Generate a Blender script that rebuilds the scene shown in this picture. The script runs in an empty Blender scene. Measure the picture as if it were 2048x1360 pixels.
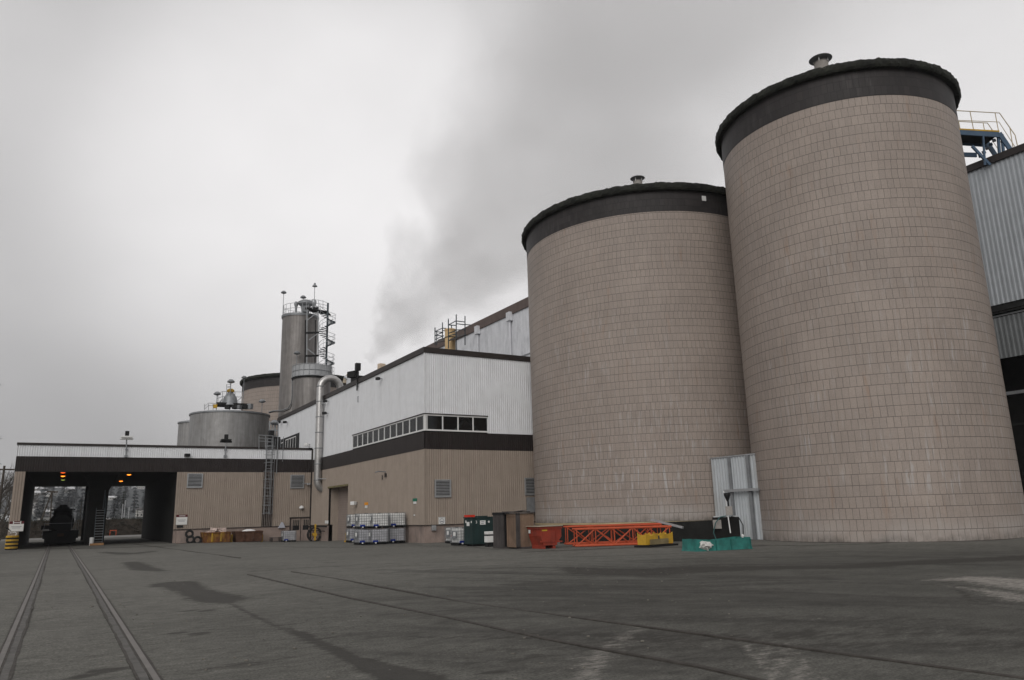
import bpy, math, random
import numpy as np
from mathutils import Vector, Matrix
random.seed(7)
rnd = random.random
def U(a, b): return a + (b - a) * rnd()
R_ = math.radians
PI = math.pi
S = bpy.context.scene
COL = S.collection

# ---------------------------------------------------------------- camera
FPX = 1504.0
PITCH, ROLL, YAW, CH = R_(12.924), R_(-1.567), R_(30.738), 1.75
FW = Vector((math.sin(YAW)*math.cos(PITCH), math.cos(YAW)*math.cos(PITCH), math.sin(PITCH)))
_r0 = Vector((math.cos(YAW), -math.sin(YAW), 0)); _u0 = _r0.cross(FW)
RT = math.cos(ROLL)*_r0 + math.sin(ROLL)*_u0
UP = -math.sin(ROLL)*_r0 + math.cos(ROLL)*_u0
CAM = Vector((0, 0, CH))
cd = bpy.data.cameras.new('camera'); cam = bpy.data.objects.new('camera', cd); COL.objects.link(cam)
cd.sensor_width = 36; cd.lens = 36*FPX/2048; cd.clip_start = .1; cd.clip_end = 9000
cam.matrix_world = Matrix((( RT.x, UP.x, -FW.x, 0), (RT.y, UP.y, -FW.y, 0), (RT.z, UP.z, -FW.z, CH), (0, 0, 0, 1)))
S.camera = cam

# ---------------------------------------------------------------- world, sun, exposure
def nd(nt, t, **kw):
    n = nt.nodes.new(t)
    for k, v in kw.items():
        if k.startswith('i_'):
            key = k[2:]; key = int(key) if key.isdigit() else key.replace('_', ' ')
            n.inputs[key].default_value = v
        else: setattr(n, k, v)
    return n
SUN_EL, SUN_AZ = R_(30), R_(-138)          # azimuth measured from +Y towards +X
W = bpy.data.worlds.new('World'); S.world = W; W.use_nodes = True
nt = W.node_tree; nt.nodes.clear(); L = nt.links.new
out = nd(nt, 'ShaderNodeOutputWorld'); bg = nd(nt, 'ShaderNodeBackground')
sky = nd(nt, 'ShaderNodeTexSky', sky_type='NISHITA', sun_disc=False, sun_elevation=SUN_EL, sun_rotation=SUN_AZ,
         air_density=1.0, dust_density=4.0)
hsv = nd(nt, 'ShaderNodeHueSaturation', i_Saturation=.05, i_Value=1.0)
L(sky.outputs[0], hsv.inputs['Color'])
tc = nd(nt, 'ShaderNodeTexCoord'); mp = nd(nt, 'ShaderNodeMapping'); mp.inputs['Scale'].default_value = (1, 1, 1.4)
L(tc.outputs['Generated'], mp.inputs[0])
n1 = nd(nt, 'ShaderNodeTexNoise', i_Scale=2.1, i_Detail=4, i_Roughness=.45, i_Distortion=.1)
L(mp.outputs[0], n1.inputs['Vector'])
cr = nd(nt, 'ShaderNodeMapRange'); cr.inputs[1].default_value = .3; cr.inputs[2].default_value = .7
cr.inputs[3].default_value = 4.8; cr.inputs[4].default_value = 7.0
L(n1.outputs[0], cr.inputs[0])
# a brighter break in the overcast, low over the plant
dv = (FW + RT*(-330/FPX) + UP*(230/FPX)).normalized()
dot = nd(nt, 'ShaderNodeVectorMath', operation='DOT_PRODUCT'); dot.inputs[1].default_value = dv
L(tc.outputs['Generated'], dot.inputs[0])
gl = nd(nt, 'ShaderNodeMapRange', interpolation_type='SMOOTHERSTEP'); gl.inputs[1].default_value = .915; gl.inputs[2].default_value = 1.0
gl.inputs[3].default_value = 0; gl.inputs[4].default_value = 3.6
L(dot.outputs['Value'], gl.inputs[0])
dot2 = nd(nt, 'ShaderNodeVectorMath', operation='DOT_PRODUCT'); dot2.inputs[1].default_value = (FW + RT*(900/FPX) + UP*(420/FPX)).normalized()
L(tc.outputs['Generated'], dot2.inputs[0])
g2 = nd(nt, 'ShaderNodeMapRange', interpolation_type='SMOOTHERSTEP'); g2.inputs[1].default_value = .88; g2.inputs[2].default_value = 1.0
g2.inputs[3].default_value = 0; g2.inputs[4].default_value = 2.7; L(dot2.outputs['Value'], g2.inputs[0])
a0 = nd(nt, 'ShaderNodeMath', operation='ADD'); L(gl.outputs[0], a0.inputs[0]); L(g2.outputs[0], a0.inputs[1])
ad = nd(nt, 'ShaderNodeMath', operation='ADD'); L(cr.outputs[0], ad.inputs[0]); L(a0.outputs[0], ad.inputs[1])
# the lower sky near the horizon is a touch duller
sp = nd(nt, 'ShaderNodeSeparateXYZ'); L(tc.outputs['Generated'], sp.inputs[0])
hz = nd(nt, 'ShaderNodeMapRange'); hz.inputs[1].default_value = 0; hz.inputs[2].default_value = .34; hz.inputs[3].default_value = .72; hz.inputs[4].default_value = 1
L(sp.outputs[2], hz.inputs[0])
mu = nd(nt, 'ShaderNodeMath', operation='MULTIPLY'); L(ad.outputs[0], mu.inputs[0]); L(hz.outputs[0], mu.inputs[1])
cc = nd(nt, 'ShaderNodeCombineColor')
for k, f in enumerate((1.0, .982, .985)):
    m = nd(nt, 'ShaderNodeMath', operation='MULTIPLY', i_1=f); L(mu.outputs[0], m.inputs[0]); L(m.outputs[0], cc.inputs[k])
mix = nd(nt, 'ShaderNodeMix', data_type='RGBA'); mix.inputs[0].default_value = .93
L(hsv.outputs[0], mix.inputs[6]); L(cc.outputs[0], mix.inputs[7])
L(mix.outputs[2], bg.inputs[0]); bg.inputs[1].default_value = .1; L(bg.outputs[0], out.inputs[0])
sl = bpy.data.lights.new('sun', 'SUN'); sl.energy = 1.25; sl.angle = R_(45); sl.color = (1, .97, .93)
sun = bpy.data.objects.new('sun', sl); COL.objects.link(sun)
sd = Vector((math.sin(SUN_AZ)*math.cos(SUN_EL), math.cos(SUN_AZ)*math.cos(SUN_EL), math.sin(SUN_EL)))
sun.rotation_euler = sd.to_track_quat('Z', 'Y').to_euler(); sun.location = (0, 0, 80)
S.view_settings.view_transform = 'Standard'; S.view_settings.look = 'None'; S.view_settings.exposure = 0; S.view_settings.gamma = 1
S.render.film_transparent = False
S.cycles.max_bounces = 6; S.cycles.diffuse_bounces = 3; S.cycles.volume_bounces = 2

# ---------------------------------------------------------------- pixel helpers (photo pixels, 2048 wide) -> points on real planes
def ray(px, py): return RT*((px-1024)/FPX) - UP*((py-680)/FPX) + FW
def at(px, py, ax, c):
    d = ray(px, py); t = (c - CAM[ax])/d[ax]; return CAM + d*t
def gd(px, py, z=0): return at(px, py, 2, z)
def onD(px, py, D):
    d = ray(px, py); return CAM + d*(D/math.hypot(d.x, d.y))

# ---------------------------------------------------------------- mesh builder
OFF = {}
class B:
    def __init__(s): s.v = []; s.f = []; s.uv = None
    def add(s, vs, fs):
        o = len(s.v); s.v += [tuple(v) for v in vs]; s.f += [tuple(i+o for i in f) for f in fs]; return s
    def box(s, x0, y0, z0, x1, y1, z1):
        if x0 > x1: x0, x1 = x1, x0
        if y0 > y1: y0, y1 = y1, y0
        if z0 > z1: z0, z1 = z1, z0
        return s.add([(x0,y0,z0),(x1,y0,z0),(x1,y1,z0),(x0,y1,z0),(x0,y0,z1),(x1,y0,z1),(x1,y1,z1),(x0,y1,z1)],
                     [(0,3,2,1),(4,5,6,7),(0,1,5,4),(1,2,6,5),(2,3,7,6),(3,0,4,7)])
    def cbox(s, c, sx, sy, sz, rz=0, M=None):       # box centred in x,y, sitting on c.z
        vs = []
        for z in (0, sz):
            for x, y in ((-1,-1),(1,-1),(1,1),(-1,1)):
                p = Vector((x*sx/2, y*sy/2, z))
                p = (M @ p) if M else Matrix.Rotation(rz, 3, 'Z') @ p
                vs.append(p + Vector(c))
        return s.add(vs, [(0,3,2,1),(4,5,6,7),(0,1,5,4),(1,2,6,5),(2,3,7,6),(3,0,4,7)])
    def beam(s, p, q, w, h=None):
        p, q = Vector(p), Vector(q); h = h or w; d = (q-p).normalized()
        a = d.cross(Vector((0,0,1)));  a = Vector((1,0,0)) if a.length < 1e-3 else a.normalized()
        b = a.cross(d); a = a*w/2; b = b*h/2
        return s.add([p-a-b, p+a-b, p+a+b, p-a+b, q-a-b, q+a-b, q+a+b, q-a+b], [(0,3,2,1),(4,5,6,7),(0,1,5,4),(1,2,6,5),(2,3,7,6),(3,0,4,7)])
    def tube(s, pts, r, n=8, cap=True):
        pts = [Vector(p) for p in pts]; rs = r if isinstance(r, (list, tuple)) else [r]*len(pts)
        o = len(s.v); prev = None
        for i, p in enumerate(pts):
            d = (pts[min(i+1, len(pts)-1)] - pts[max(i-1, 0)]).normalized()
            a = d.cross(Vector((0,0,1))) if prev is None else (prev - d*prev.dot(d))
            if a.length < 1e-3: a = d.cross(Vector((0,1,0)))
            a.normalize(); prev = a; b = d.cross(a)
            for k in range(n):
                t = 2*PI*k/n; s.v.append(tuple(p + (a*math.cos(t) + b*math.sin(t))*rs[i]))
        for i in range(len(pts)-1):
            for k in range(n):
                k2 = (k+1) % n; s.f.append((o+i*n+k, o+i*n+k2, o+(i+1)*n+k2, o+(i+1)*n+k))
        if cap:
            s.f.append(tuple(o+k for k in reversed(range(n)))); s.f.append(tuple(o+(len(pts)-1)*n+k for k in range(n)))
        return s
    def lathe(s, prof, c=(0,0,0), n=24, close=True):
        o = len(s.v)
        for r, z in prof:
            for k in range(n):
                t = 2*PI*k/n; s.v.append((c[0]+r*math.cos(t), c[1]+r*math.sin(t), c[2]+z))
        for i in range(len(prof)-1):
            for k in range(n):
                k2 = (k+1) % n; s.f.append((o+i*n+k, o+i*n+k2, o+(i+1)*n+k2, o+(i+1)*n+k))
        if close:
            s.f.append(tuple(o+k for k in reversed(range(n)))); s.f.append(tuple(o+(len(prof)-1)*n+k for k in range(n)))
        return s
    def prism(s, poly, z0, z1, M=None):
        n = len(poly); vs = [Vector((x, y, z)) for z in (z0, z1) for x, y in poly]
        if M: vs = [M @ v for v in vs]
        return s.add(vs, [tuple(reversed(range(n))), tuple(range(n, 2*n))] + [(i, (i+1)%n, (i+1)%n+n, i+n) for i in range(n)])
    def ribbed(s, p0, p1, z0, z1, nrm, pitch=.17, depth=.03, t=.03):
        """corrugated sheet from p0 to p1 (x,y), ribs stand proud along nrm"""
        p0 = Vector((p0[0], p0[1], 0)); p1 = Vector((p1[0], p1[1], 0)); n = Vector((nrm[0], nrm[1], 0)); Ln = (p1-p0).length; d = (p1-p0)/Ln
        m = max(1, round(Ln/pitch)); pt = Ln/m; prof = [(0, 0)]
        for i in range(m):
            x = i*pt; prof += [(x+pt*.42, 0), (x+pt*.55, depth), (x+pt*.87, depth), (x+pt, 0)]
        o = len(s.v)
        for x, h in prof:
            a = p0 + d*x + n*h; b = p0 + d*x - n*t
            s.v += [(a.x,a.y,z0),(a.x,a.y,z1),(b.x,b.y,z0),(b.x,b.y,z1)]
        flip = d.cross(Vector((0,0,1))).dot(n) > 0
        def q(*f): s.f.append(f if flip else tuple(reversed(f)))
        k = len(prof)
        for i in range(k-1):
            a = o+4*i; b = a+4
            q(a, b, b+1, a+1); q(a+2, a+3, b+3, b+2); q(a+1, b+1, b+3, a+3); q(a, a+2, b+2, b)
        q(o, o+1, o+3, o+2); e = o+4*(k-1); q(e, e+2, e+3, e+1)
        return s
    def build(s, name, mat, parent=None, smooth=False, local=False, bevel=0):
        me = bpy.data.meshes.new(name)
        off = Vector((0,0,0)) if (local or parent is None) else OFF.get(parent.name, Vector((0,0,0)))
        me.from_pydata([tuple(Vector(v)-off) for v in s.v], [], s.f)
        me.materials.append(mat); me.validate(clean_customdata=False)
        ob = bpy.data.objects.new(name, me); COL.objects.link(ob)
        if parent: ob.parent = parent
        OFF[ob.name] = off
        if smooth:
            for p in me.polygons: p.use_smooth = True
            if smooth != 'all':
                md = None
                try: me.set_sharp_from_angle(angle=R_(35))
                except Exception: pass
        if bevel:
            m = ob.modifiers.new('bevel', 'BEVEL'); m.width = bevel; m.segments = 2; m.limit_method = 'ANGLE'
        return ob
def tag(o, label, cat, group=None):
    o['label'] = label; o['category'] = cat
    if group: o['group'] = group
    return o
def thing(name, loc, label, cat, group=None, rz=0):
    o = bpy.data.objects.new(name, None); COL.objects.link(o); o.location = loc; o.rotation_euler = (0,0,rz)
    o.empty_display_size = .3; OFF[o.name] = Vector(loc); return tag(o, label, cat, group)
def struct(o): o['kind'] = 'structure'; return o
def kids(o, allo): return [c for c in allo if c.parent == o]
def dup(root, loc, rz=None, label=None, group=None, scale=None):
    allo = list(COL.objects)
    def rec(o, par):
        c = o.copy(); COL.objects.link(c)
        if par: c.parent = par
        for ch in kids(o, allo): rec(ch, c)
        return c
    r = rec(root, None); r.location = loc
    if rz is not None: r.rotation_euler = (0,0,rz)
    if label: r['label'] = label
    if group: r['group'] = group
    if scale: r.scale = (scale,)*3 if not isinstance(scale, tuple) else scale
    return r

# ---------------------------------------------------------------- materials
def newmat(name):
    m = bpy.data.materials.new(name); m.use_nodes = True; nt = m.node_tree
    return m, nt, nt.nodes['Principled BSDF'], nt.links.new
def ramp_mul(nt, fac, lo, hi, a=.3, b=.7):
    r = nd(nt, 'ShaderNodeMapRange'); r.inputs[1].default_value = a; r.inputs[2].default_value = b
    r.inputs[3].default_value = lo; r.inputs[4].default_value = hi; nt.links.new(fac, r.inputs[0]); return r.outputs[0]
def vscale(nt, col, fac):
    v = nd(nt, 'ShaderNodeVectorMath', operation='SCALE'); nt.links.new(col, v.inputs[0]); nt.links.new(fac, v.inputs['Scale']); return v.outputs[0]
def rgb(nt, c):
    n = nd(nt, 'ShaderNodeRGB'); n.outputs[0].default_value = (*c, 1); return n.outputs[0]
def mixc(nt, fac, a, b):
    m = nd(nt, 'ShaderNodeMix', data_type='RGBA'); 
    if isinstance(fac, (int, float)): m.inputs[0].default_value = fac
    else: nt.links.new(fac, m.inputs[0])
    for i, x in ((6, a), (7, b)):
        if isinstance(x, tuple): m.inputs[i].default_value = (*x, 1)
        else: nt.links.new(x, m.inputs[i])
    return m.outputs[2]
def noise(nt, vec, scale, detail=4, rough=.55):
    n = nd(nt, 'ShaderNodeTexNoise', i_Scale=scale, i_Detail=detail, i_Roughness=rough)
    nt.links.new(vec, n.inputs['Vector']); return n.outputs[0]
def mapped(nt, scale, src='Object'):
    tc = nd(nt, 'ShaderNodeTexCoord'); mp = nd(nt, 'ShaderNodeMapping'); mp.inputs['Scale'].default_value = scale
    nt.links.new(tc.outputs[src], mp.inputs[0]); return mp.outputs[0]
def weathered(name, col, rough=.7, metal=0, amt=.2, scale=1.5, streak=0, dirt=None, dirt_amt=.0, bump=0, dscale=.8):
    """base colour broken up by two noises; optional vertical streaks and dirt patches"""
    m, nt, bs, L = newmat(name)
    v = mapped(nt, (1, 1, 1)); c = rgb(nt, col)
    c = vscale(nt, c, ramp_mul(nt, noise(nt, v, scale), 1-amt, 1+amt))
    c = vscale(nt, c, ramp_mul(nt, noise(nt, v, scale*9, 3), 1-amt*.5, 1+amt*.5))
    if streak:
        vs = mapped(nt, (3.0, 3.0, .14)); c = vscale(nt, c, ramp_mul(nt, noise(nt, vs, 1.6, 5, .6), 1-streak, 1+streak*.5))
    if dirt:
        d = ramp_mul(nt, noise(nt, mapped(nt, (1.3, 1.3, .5)), dscale, 6, .65), 0, dirt_amt, .48, .68)
        c = mixc(nt, d, c, dirt)
    L(c, bs.inputs['Base Color']); bs.inputs['Roughness'].default_value = rough; bs.inputs['Metallic'].default_value = metal; bs.inputs['Specular IOR Level'].default_value = .28 if metal == 0 else .5
    if bump:
        b = nd(nt, 'ShaderNodeBump', i_Strength=bump, i_Distance=.02); L(noise(nt, v, scale*14, 4), b.inputs['Height']); L(b.outputs[0], bs.inputs['Normal'])
    return m
M = {}
M['white_clad'] = weathered('white_cladding', (.77, .78, .80), .55, amt=.035, streak=.06, dirt=(.42,.41,.40), dirt_amt=.18)
M['white_far'] = weathered('white_cladding_grimy', (.66, .67, .70), .6, amt=.06, streak=.12, dirt=(.30,.31,.33), dirt_amt=.4)
M['grey_clad'] = weathered('grey_cladding', (.40, .425, .45), .5, amt=.06, streak=.1)
M['tan'] = weathered('tan_cladding', (.325, .27, .225), .6, amt=.06, streak=.10, dirt=(.20,.165,.14), dirt_amt=.25)
M['brown'] = weathered('brown_cladding', (.028, .022, .021), .45, amt=.12, streak=.15)
M['trim'] = weathered('brown_trim', (.032, .026, .024), .5, amt=.15)
M['plinth'] = weathered('painted_concrete', (.30, .235, .205), .85, amt=.12, dirt=(.13,.11,.10), dirt_amt=.7, bump=.3)
M['roof'] = weathered('roof_felt', (.07, .07, .07), .9, amt=.2)
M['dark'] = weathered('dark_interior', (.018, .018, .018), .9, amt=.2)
M['near_black'] = weathered('near_black_wall', (.010, .0095, .009), .9, amt=.3)  # near-black colour for drive-through walls, piers, plant walls and the cabinet
M['white_paint'] = weathered('white_paint', (.72, .72, .71), .5, amt=.04)
M['galv'] = weathered('galvanised_steel', (.42, .43, .44), .45, .6, amt=.12, scale=3)
M['grey_metal'] = weathered('grey_metal', (.25, .26, .27), .5, .4, amt=.15, scale=3)
M['steel_tank'] = weathered('stainless_tank', (.30, .295, .29), .5, .35, amt=.1, streak=.22, dirt=(.16,.15,.14), dirt_amt=.5)
M['steel_tower'] = weathered('stained_steel', (.225, .21, .20), .5, .35, amt=.1, streak=.3, dirt=(.12,.105,.095), dirt_amt=.5)
M['duct'] = weathered('duct_steel', (.50, .49, .48), .38, .75, amt=.12, streak=.15)
M['black'] = weathered('black_paint', (.012, .012, .013), .55, amt=.2)
M['rubber'] = weathered('rubber', (.02, .02, .02), .85, amt=.2)
M['yellow'] = weathered('yellow_paint', (.52, .31, .03), .6, amt=.15, dirt=(.12,.08,.04), dirt_amt=.5)
M['orange'] = weathered('orange_paint', (.50, .090, .038), .6, amt=.10, dirt=(.25,.06,.03), dirt_amt=.35)
M['red'] = weathered('red_skip_paint', (.28, .042, .024), .6, amt=.15, dirt=(.14,.03,.02), dirt_amt=.6, dscale=2)
M['redbright'] = weathered('bright_red', (.60, .035, .015), .5, amt=.08)
M['green'] = weathered('dark_green_paint', (.016, .035, .034), .5, amt=.2, streak=.2)
M['teal'] = weathered('teal_plastic', (.018, .12, .105), .5, amt=.12, dirt=(.03,.12,.10), dirt_amt=.5, dscale=3)
M['wood'] = weathered('weathered_plywood', (.20, .135, .095), .85, amt=.15, streak=.25, dirt=(.10,.07,.05), dirt_amt=.6, dscale=2)
M['darkwood'] = weathered('dark_wood', (.07, .062, .06), .9, amt=.3, streak=.3)
M['palewood'] = weathered('pale_wood', (.40, .34, .26), .85, amt=.15)
M['rust'] = weathered('rusty_steel', (.13, .055, .022), .85, amt=.35, scale=3, dirt=(.40,.22,.03), dirt_amt=.8, dscale=1.6)
M['rust2'] = weathered('dark_rusty_steel', (.085, .042, .026), .85, amt=.3, scale=3)
M['concrete'] = weathered('concrete', (.30, .28, .26), .85, amt=.15, dirt=(.15,.13,.12), dirt_amt=.5)
M['stairsteel'] = weathered('stair_steel', (.045, .06, .07), .5, amt=.15)
M['blue'] = weathered('blue_steel', (.06, .10, .155), .5, amt=.15)
M['handrail'] = weathered('handrail_paint', (.45, .36, .22), .6, amt=.15)
M['tan_stack'] = weathered('cream_stack', (.66, .47, .25), .6, amt=.06, streak=.1)
M['bark'] = weathered('bark', (.06, .05, .04), .9, amt=.3, scale=4)
M['hull'] = weathered('house_wall', (.45, .44, .42), .8, amt=.15)
M['houseroof'] = weathered('house_roof', (.09, .085, .085), .8, amt=.3)
M['paleroof'] = weathered('pale_house_roof', (.62, .62, .63), .8, amt=.1)
M['cream_label'] = weathered('label_paper', (.70, .70, .68), .6, amt=.04)
M['maroon'] = weathered('maroon_paint', (.10, .015, .02), .5, amt=.1)
M['textgrey'] = weathered('print_grey', (.16, .16, .20), .6, amt=.05)
M['signgreen'] = weathered('sign_green', (.02, .16, .10), .5, amt=.05)
M['signorange'] = weathered('sign_orange', (.75, .30, .02), .5, amt=.05)
M['bluecap'] = weathered('blue_plastic', (.02, .04, .22), .5, amt=.1)
M['hose'] = weathered('green_hose', (.04, .10, .10), .5, amt=.1)
def leafmat(name, col, amt=.45):
    m, nt, bs, L = newmat(name); v = mapped(nt, (1,1,1)); c = rgb(nt, col)
    c = vscale(nt, c, ramp_mul(nt, noise(nt, v, .9, 4), 1-amt, 1+amt)); c = vscale(nt, c, ramp_mul(nt, noise(nt, v, 6, 2), .7, 1.3))
    L(c, bs.inputs['Base Color']); bs.inputs['Roughness'].default_value = .9; return m
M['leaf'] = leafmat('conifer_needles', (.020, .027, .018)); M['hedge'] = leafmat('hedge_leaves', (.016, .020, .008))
M['hill'] = leafmat('haze_tinted_hill', (.05, .056, .058)); M['leaf_hazed'] = leafmat('haze_tinted_needles', (.040, .047, .052)); M['moss'] = leafmat('moss_on_felt', (.012, .013, .009), .7)  # distance haze is put into the bluish-grey hill and far needle colours
M['twig'] = weathered('twigs', (.075, .065, .055), .9, amt=.2)
def emat(name, col, st):
    m, nt, bs, L = newmat(name); bs.inputs['Base Color'].default_value = (*col, 1)
    bs.inputs['Emission Color'].default_value = (*col, 1); bs.inputs['Emission Strength'].default_value = st; return m
M['lamp'] = emat('sodium_lamp', (1, .25, .02), 3.5); M['lampdim'] = emat('dim_sodium_lamp', (1, .12, .01), 1.2); M['lampgreen'] = emat('greenish_lamp', (.50, .60, .14), .6)
M['tubelight'] = emat('interior_lamp', (1, .9, .6), 4)
def glassmat():
    m, nt, bs, L = newmat('window_glass'); nt.nodes.remove(bs)
    tr = nd(nt, 'ShaderNodeBsdfTransparent'); tr.inputs[0].default_value = (.55, .60, .62, 1)
    g = nd(nt, 'ShaderNodeBsdfGlossy'); g.inputs['Roughness'].default_value = .05
    fr = nd(nt, 'ShaderNodeFresnel', i_IOR=1.45); mx = nd(nt, 'ShaderNodeMixShader')
    L(fr.outputs[0], mx.inputs[0]); L(tr.outputs[0], mx.inputs[1]); L(g.outputs[0], mx.inputs[2]); L(mx.outputs[0], nt.nodes['Material Output'].inputs[0]); return m
M['glass'] = glassmat()
m, nt, bs, L = newmat('frosted_plastic'); v = mapped(nt, (1,1,1)); c = rgb(nt, (.80, .80, .78))
L(vscale(nt, c, ramp_mul(nt, noise(nt, v, 2.5), .85, 1.1)), bs.inputs['Base Color']); bs.inputs['Roughness'].default_value = .35; M['poly'] = m
m, nt, bs, L = newmat('frosted_plastic_grey'); v = mapped(nt, (1,1,1)); c = rgb(nt, (.50, .50, .53))
L(vscale(nt, c, ramp_mul(nt, noise(nt, v, 2.5), .8, 1.1)), bs.inputs['Base Color']); bs.inputs['Roughness'].default_value = .35; M['poly2'] = m

def tilemat(name, ca, cb, mort, streaky, rust, TW=.30, TH=.506):
    """glazed block courses laid with UVs in metres (u round the wall, v up)"""
    m, nt, bs, L = newmat(name)
    uv = nd(nt, 'ShaderNodeUVMap'); sp = nd(nt, 'ShaderNodeSeparateXYZ'); L(uv.outputs[0], sp.inputs[0])
    def mth(op, a, b=None):
        n = nd(nt, 'ShaderNodeMath', operation=op)
        for i, x in enumerate((a, b)):
            if x is None: continue
            if isinstance(x, (int, float)): n.inputs[i].default_value = x
            else: L(x, n.inputs[i])
        return n.outputs[0]
    vr = mth('DIVIDE', sp.outputs[1], TH); row = mth('FLOOR', vr); fv = mth('SUBTRACT', vr, row)
    wn = nd(nt, 'ShaderNodeTexWhiteNoise', noise_dimensions='1D'); L(row, wn.inputs['W'])
    ur = mth('ADD', mth('DIVIDE', sp.outputs[0], TW), mth('MULTIPLY', wn.outputs[0], 7.3)); colm = mth('FLOOR', ur); fu = mth('SUBTRACT', ur, colm)
    cb2 = nd(nt, 'ShaderNodeCombineXYZ'); L(colm, cb2.inputs[0]); L(row, cb2.inputs[1])
    w2 = nd(nt, 'ShaderNodeTexWhiteNoise', noise_dimensions='3D'); L(cb2.outputs[0], w2.inputs['Vector'])
    cb3 = nd(nt, 'ShaderNodeCombineXYZ'); L(colm, cb3.inputs[0]); L(row, cb3.inputs[1]); cb3.inputs[2].default_value = 5.5
    w3 = nd(nt, 'ShaderNodeTexWhiteNoise', noise_dimensions='3D'); L(cb3.outputs[0], w3.inputs['Vector'])
    c = mixc(nt, w2.outputs[0], ca, cb)
    c = vscale(nt, c, ramp_mul(nt, w3.outputs[0], .96, 1.035, 0, 1))
    ov = mapped(nt, (1,1,1)); c = vscale(nt, c, ramp_mul(nt, noise(nt, ov, .35, 4), .90, 1.08)); c = vscale(nt, c, ramp_mul(nt, noise(nt, ov, 14, 3), .92, 1.07))
    # pale lime runs that start at a joint and fade down
    cu = nd(nt, 'ShaderNodeCombineXYZ'); L(mth('MULTIPLY', sp.outputs[0], 4.5), cu.inputs[0]); L(mth('MULTIPLY', sp.outputs[1], .55), cu.inputs[1])
    st = ramp_mul(nt, noise(nt, cu.outputs[0], 1.0, 4, .6), 0, 1, .54, .66)
    big = ramp_mul(nt, noise(nt, ov, .22, 3), .1, 1, .42, .62)
    low = ramp_mul(nt, sp.outputs[1], 1.0, .10, 2, 17)
    c = mixc(nt, mth('MULTIPLY', mth('MULTIPLY', mth('MULTIPLY', st, big), low), streaky), c, (.44, .42, .41))
    cr2 = nd(nt, 'ShaderNodeCombineXYZ'); L(mth('MULTIPLY', sp.outputs[0], 1.8), cr2.inputs[0]); L(mth('MULTIPLY', sp.outputs[1], .25), cr2.inputs[1])
    rs = mth('MULTIPLY', ramp_mul(nt, noise(nt, cr2.outputs[0], 1.0, 5, .65), 0, 1, .60, .74), rust)
    c = mixc(nt, rs, c, (.27, .135, .06))
    # splash band: pale render washed over the lowest courses, grimy at the very foot
    fo = mth('MULTIPLY', ramp_mul(nt, sp.outputs[1], .85, 0, .5, 1.25), ramp_mul(nt, noise(nt, ov, .5, 5), .2, 1, .38, .58))
    c = mixc(nt, mth('MULTIPLY', fo, streaky), c, (.40, .365, .34))
    gr = mth('MULTIPLY', ramp_mul(nt, sp.outputs[1], .8, 0, .02, .45), ramp_mul(nt, noise(nt, ov, 1.6, 6, .7), .1, 1, .40, .62))
    c = mixc(nt, mth('MULTIPLY', gr, streaky), c, (.10, .09, .08))
    # joints: the bed joints are open and dark, the perpends thinner and uneven
    bed = mth('LESS_THAN', fv, .045); jn = ramp_mul(nt, noise(nt, ov, 1.1, 3), .35, 1, .35, .6)
    per = mth('MULTIPLY', mth('LESS_THAN', fu, .075), jn)
    jt = mth('MAXIMUM', mth('MULTIPLY', bed, .8), mth('MULTIPLY', per, .65))
    c = mixc(nt, jt, c, mort)
    L(c, bs.inputs['Base Color']); bs.inputs['Roughness'].default_value = .6; bs.inputs['Specular IOR Level'].default_value = .3
    b = nd(nt, 'ShaderNodeBump', i_Strength=.6, i_Distance=.02); b.invert = True
    L(mth('ADD', jt, mth('MULTIPLY', w2.outputs[0], .12)), b.inputs['Height']); L(b.outputs[0], bs.inputs['Normal'])
    return m
M['tile'] = tilemat('silo_tiles', (.315,.266,.234), (.334,.281,.245), (.066,.056,.050), .95, .38)
M['tiledark'] = tilemat('silo_dark_tiles', (.026,.023,.023), (.036,.031,.031), (.014,.013,.013), .5, .02)

YMAX = 69.0
def gz(x, y):
    """the yard falls gently towards the inner corner"""
    return -.26*math.exp(-((x-19.5)/5.5)**2 - ((y-69)/9)**2)
def gp(px, py, ymax=YMAX):
    p = gd(px, py)
    for _ in range(4): p = gd(px, py, gz(p.x, p.y))
    if p.y > ymax and p.x > 8: p = at(px, py, 1, ymax); p.z = gz(p.x, p.y)
    return p

# ================================================================ GROUND
def axis(a, b, fine0, fine1, step, grow=1.12):
    xs = list(np.arange(fine0, fine1+1e-6, step)); s = step; x = xs[-1]
    while x < b: s *= grow; x += s; xs.append(x)
    s = step; x = xs[0]
    while x > a: s *= grow; x -= s; xs.insert(0, x)
    return np.array(xs)
gx = axis(-1300, 1300, -4, 30, .12); gy = axis(-400, 1300, 4, 34, .12, 1.04)
GX, GY = np.meshgrid(gx, gy)
GZ = -.26*np.exp(-((GX-19.5)/5.5)**2 - ((GY-69)/9)**2)
GZ += .012*np.sin(GX*.9+1.3)*np.sin(GY*.6) * (np.abs(GX) < 80) * (GY < 120)
def seg(pts, w, soft=.35):
    """1 inside a polyline of half-width w (metres, may vary), falling to 0 over soft"""
    pts = [gd(*p) for p in pts]; ws = w if isinstance(w, (list, tuple)) else [w]*len(pts); out = np.zeros_like(GX)
    for i in range(len(pts)-1):
        a, b = pts[i], pts[i+1]; dx, dy = b.x-a.x, b.y-a.y; l2 = dx*dx+dy*dy+1e-9
        t = np.clip(((GX-a.x)*dx+(GY-a.y)*dy)/l2, 0, 1); ww = ws[i]+(ws[i+1]-ws[i])*t
        d = np.hypot(GX-a.x-dx*t, GY-a.y-dy*t); out = np.maximum(out, np.clip((ww+soft-d)/(2*soft), 0, 1))
    return out
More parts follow.
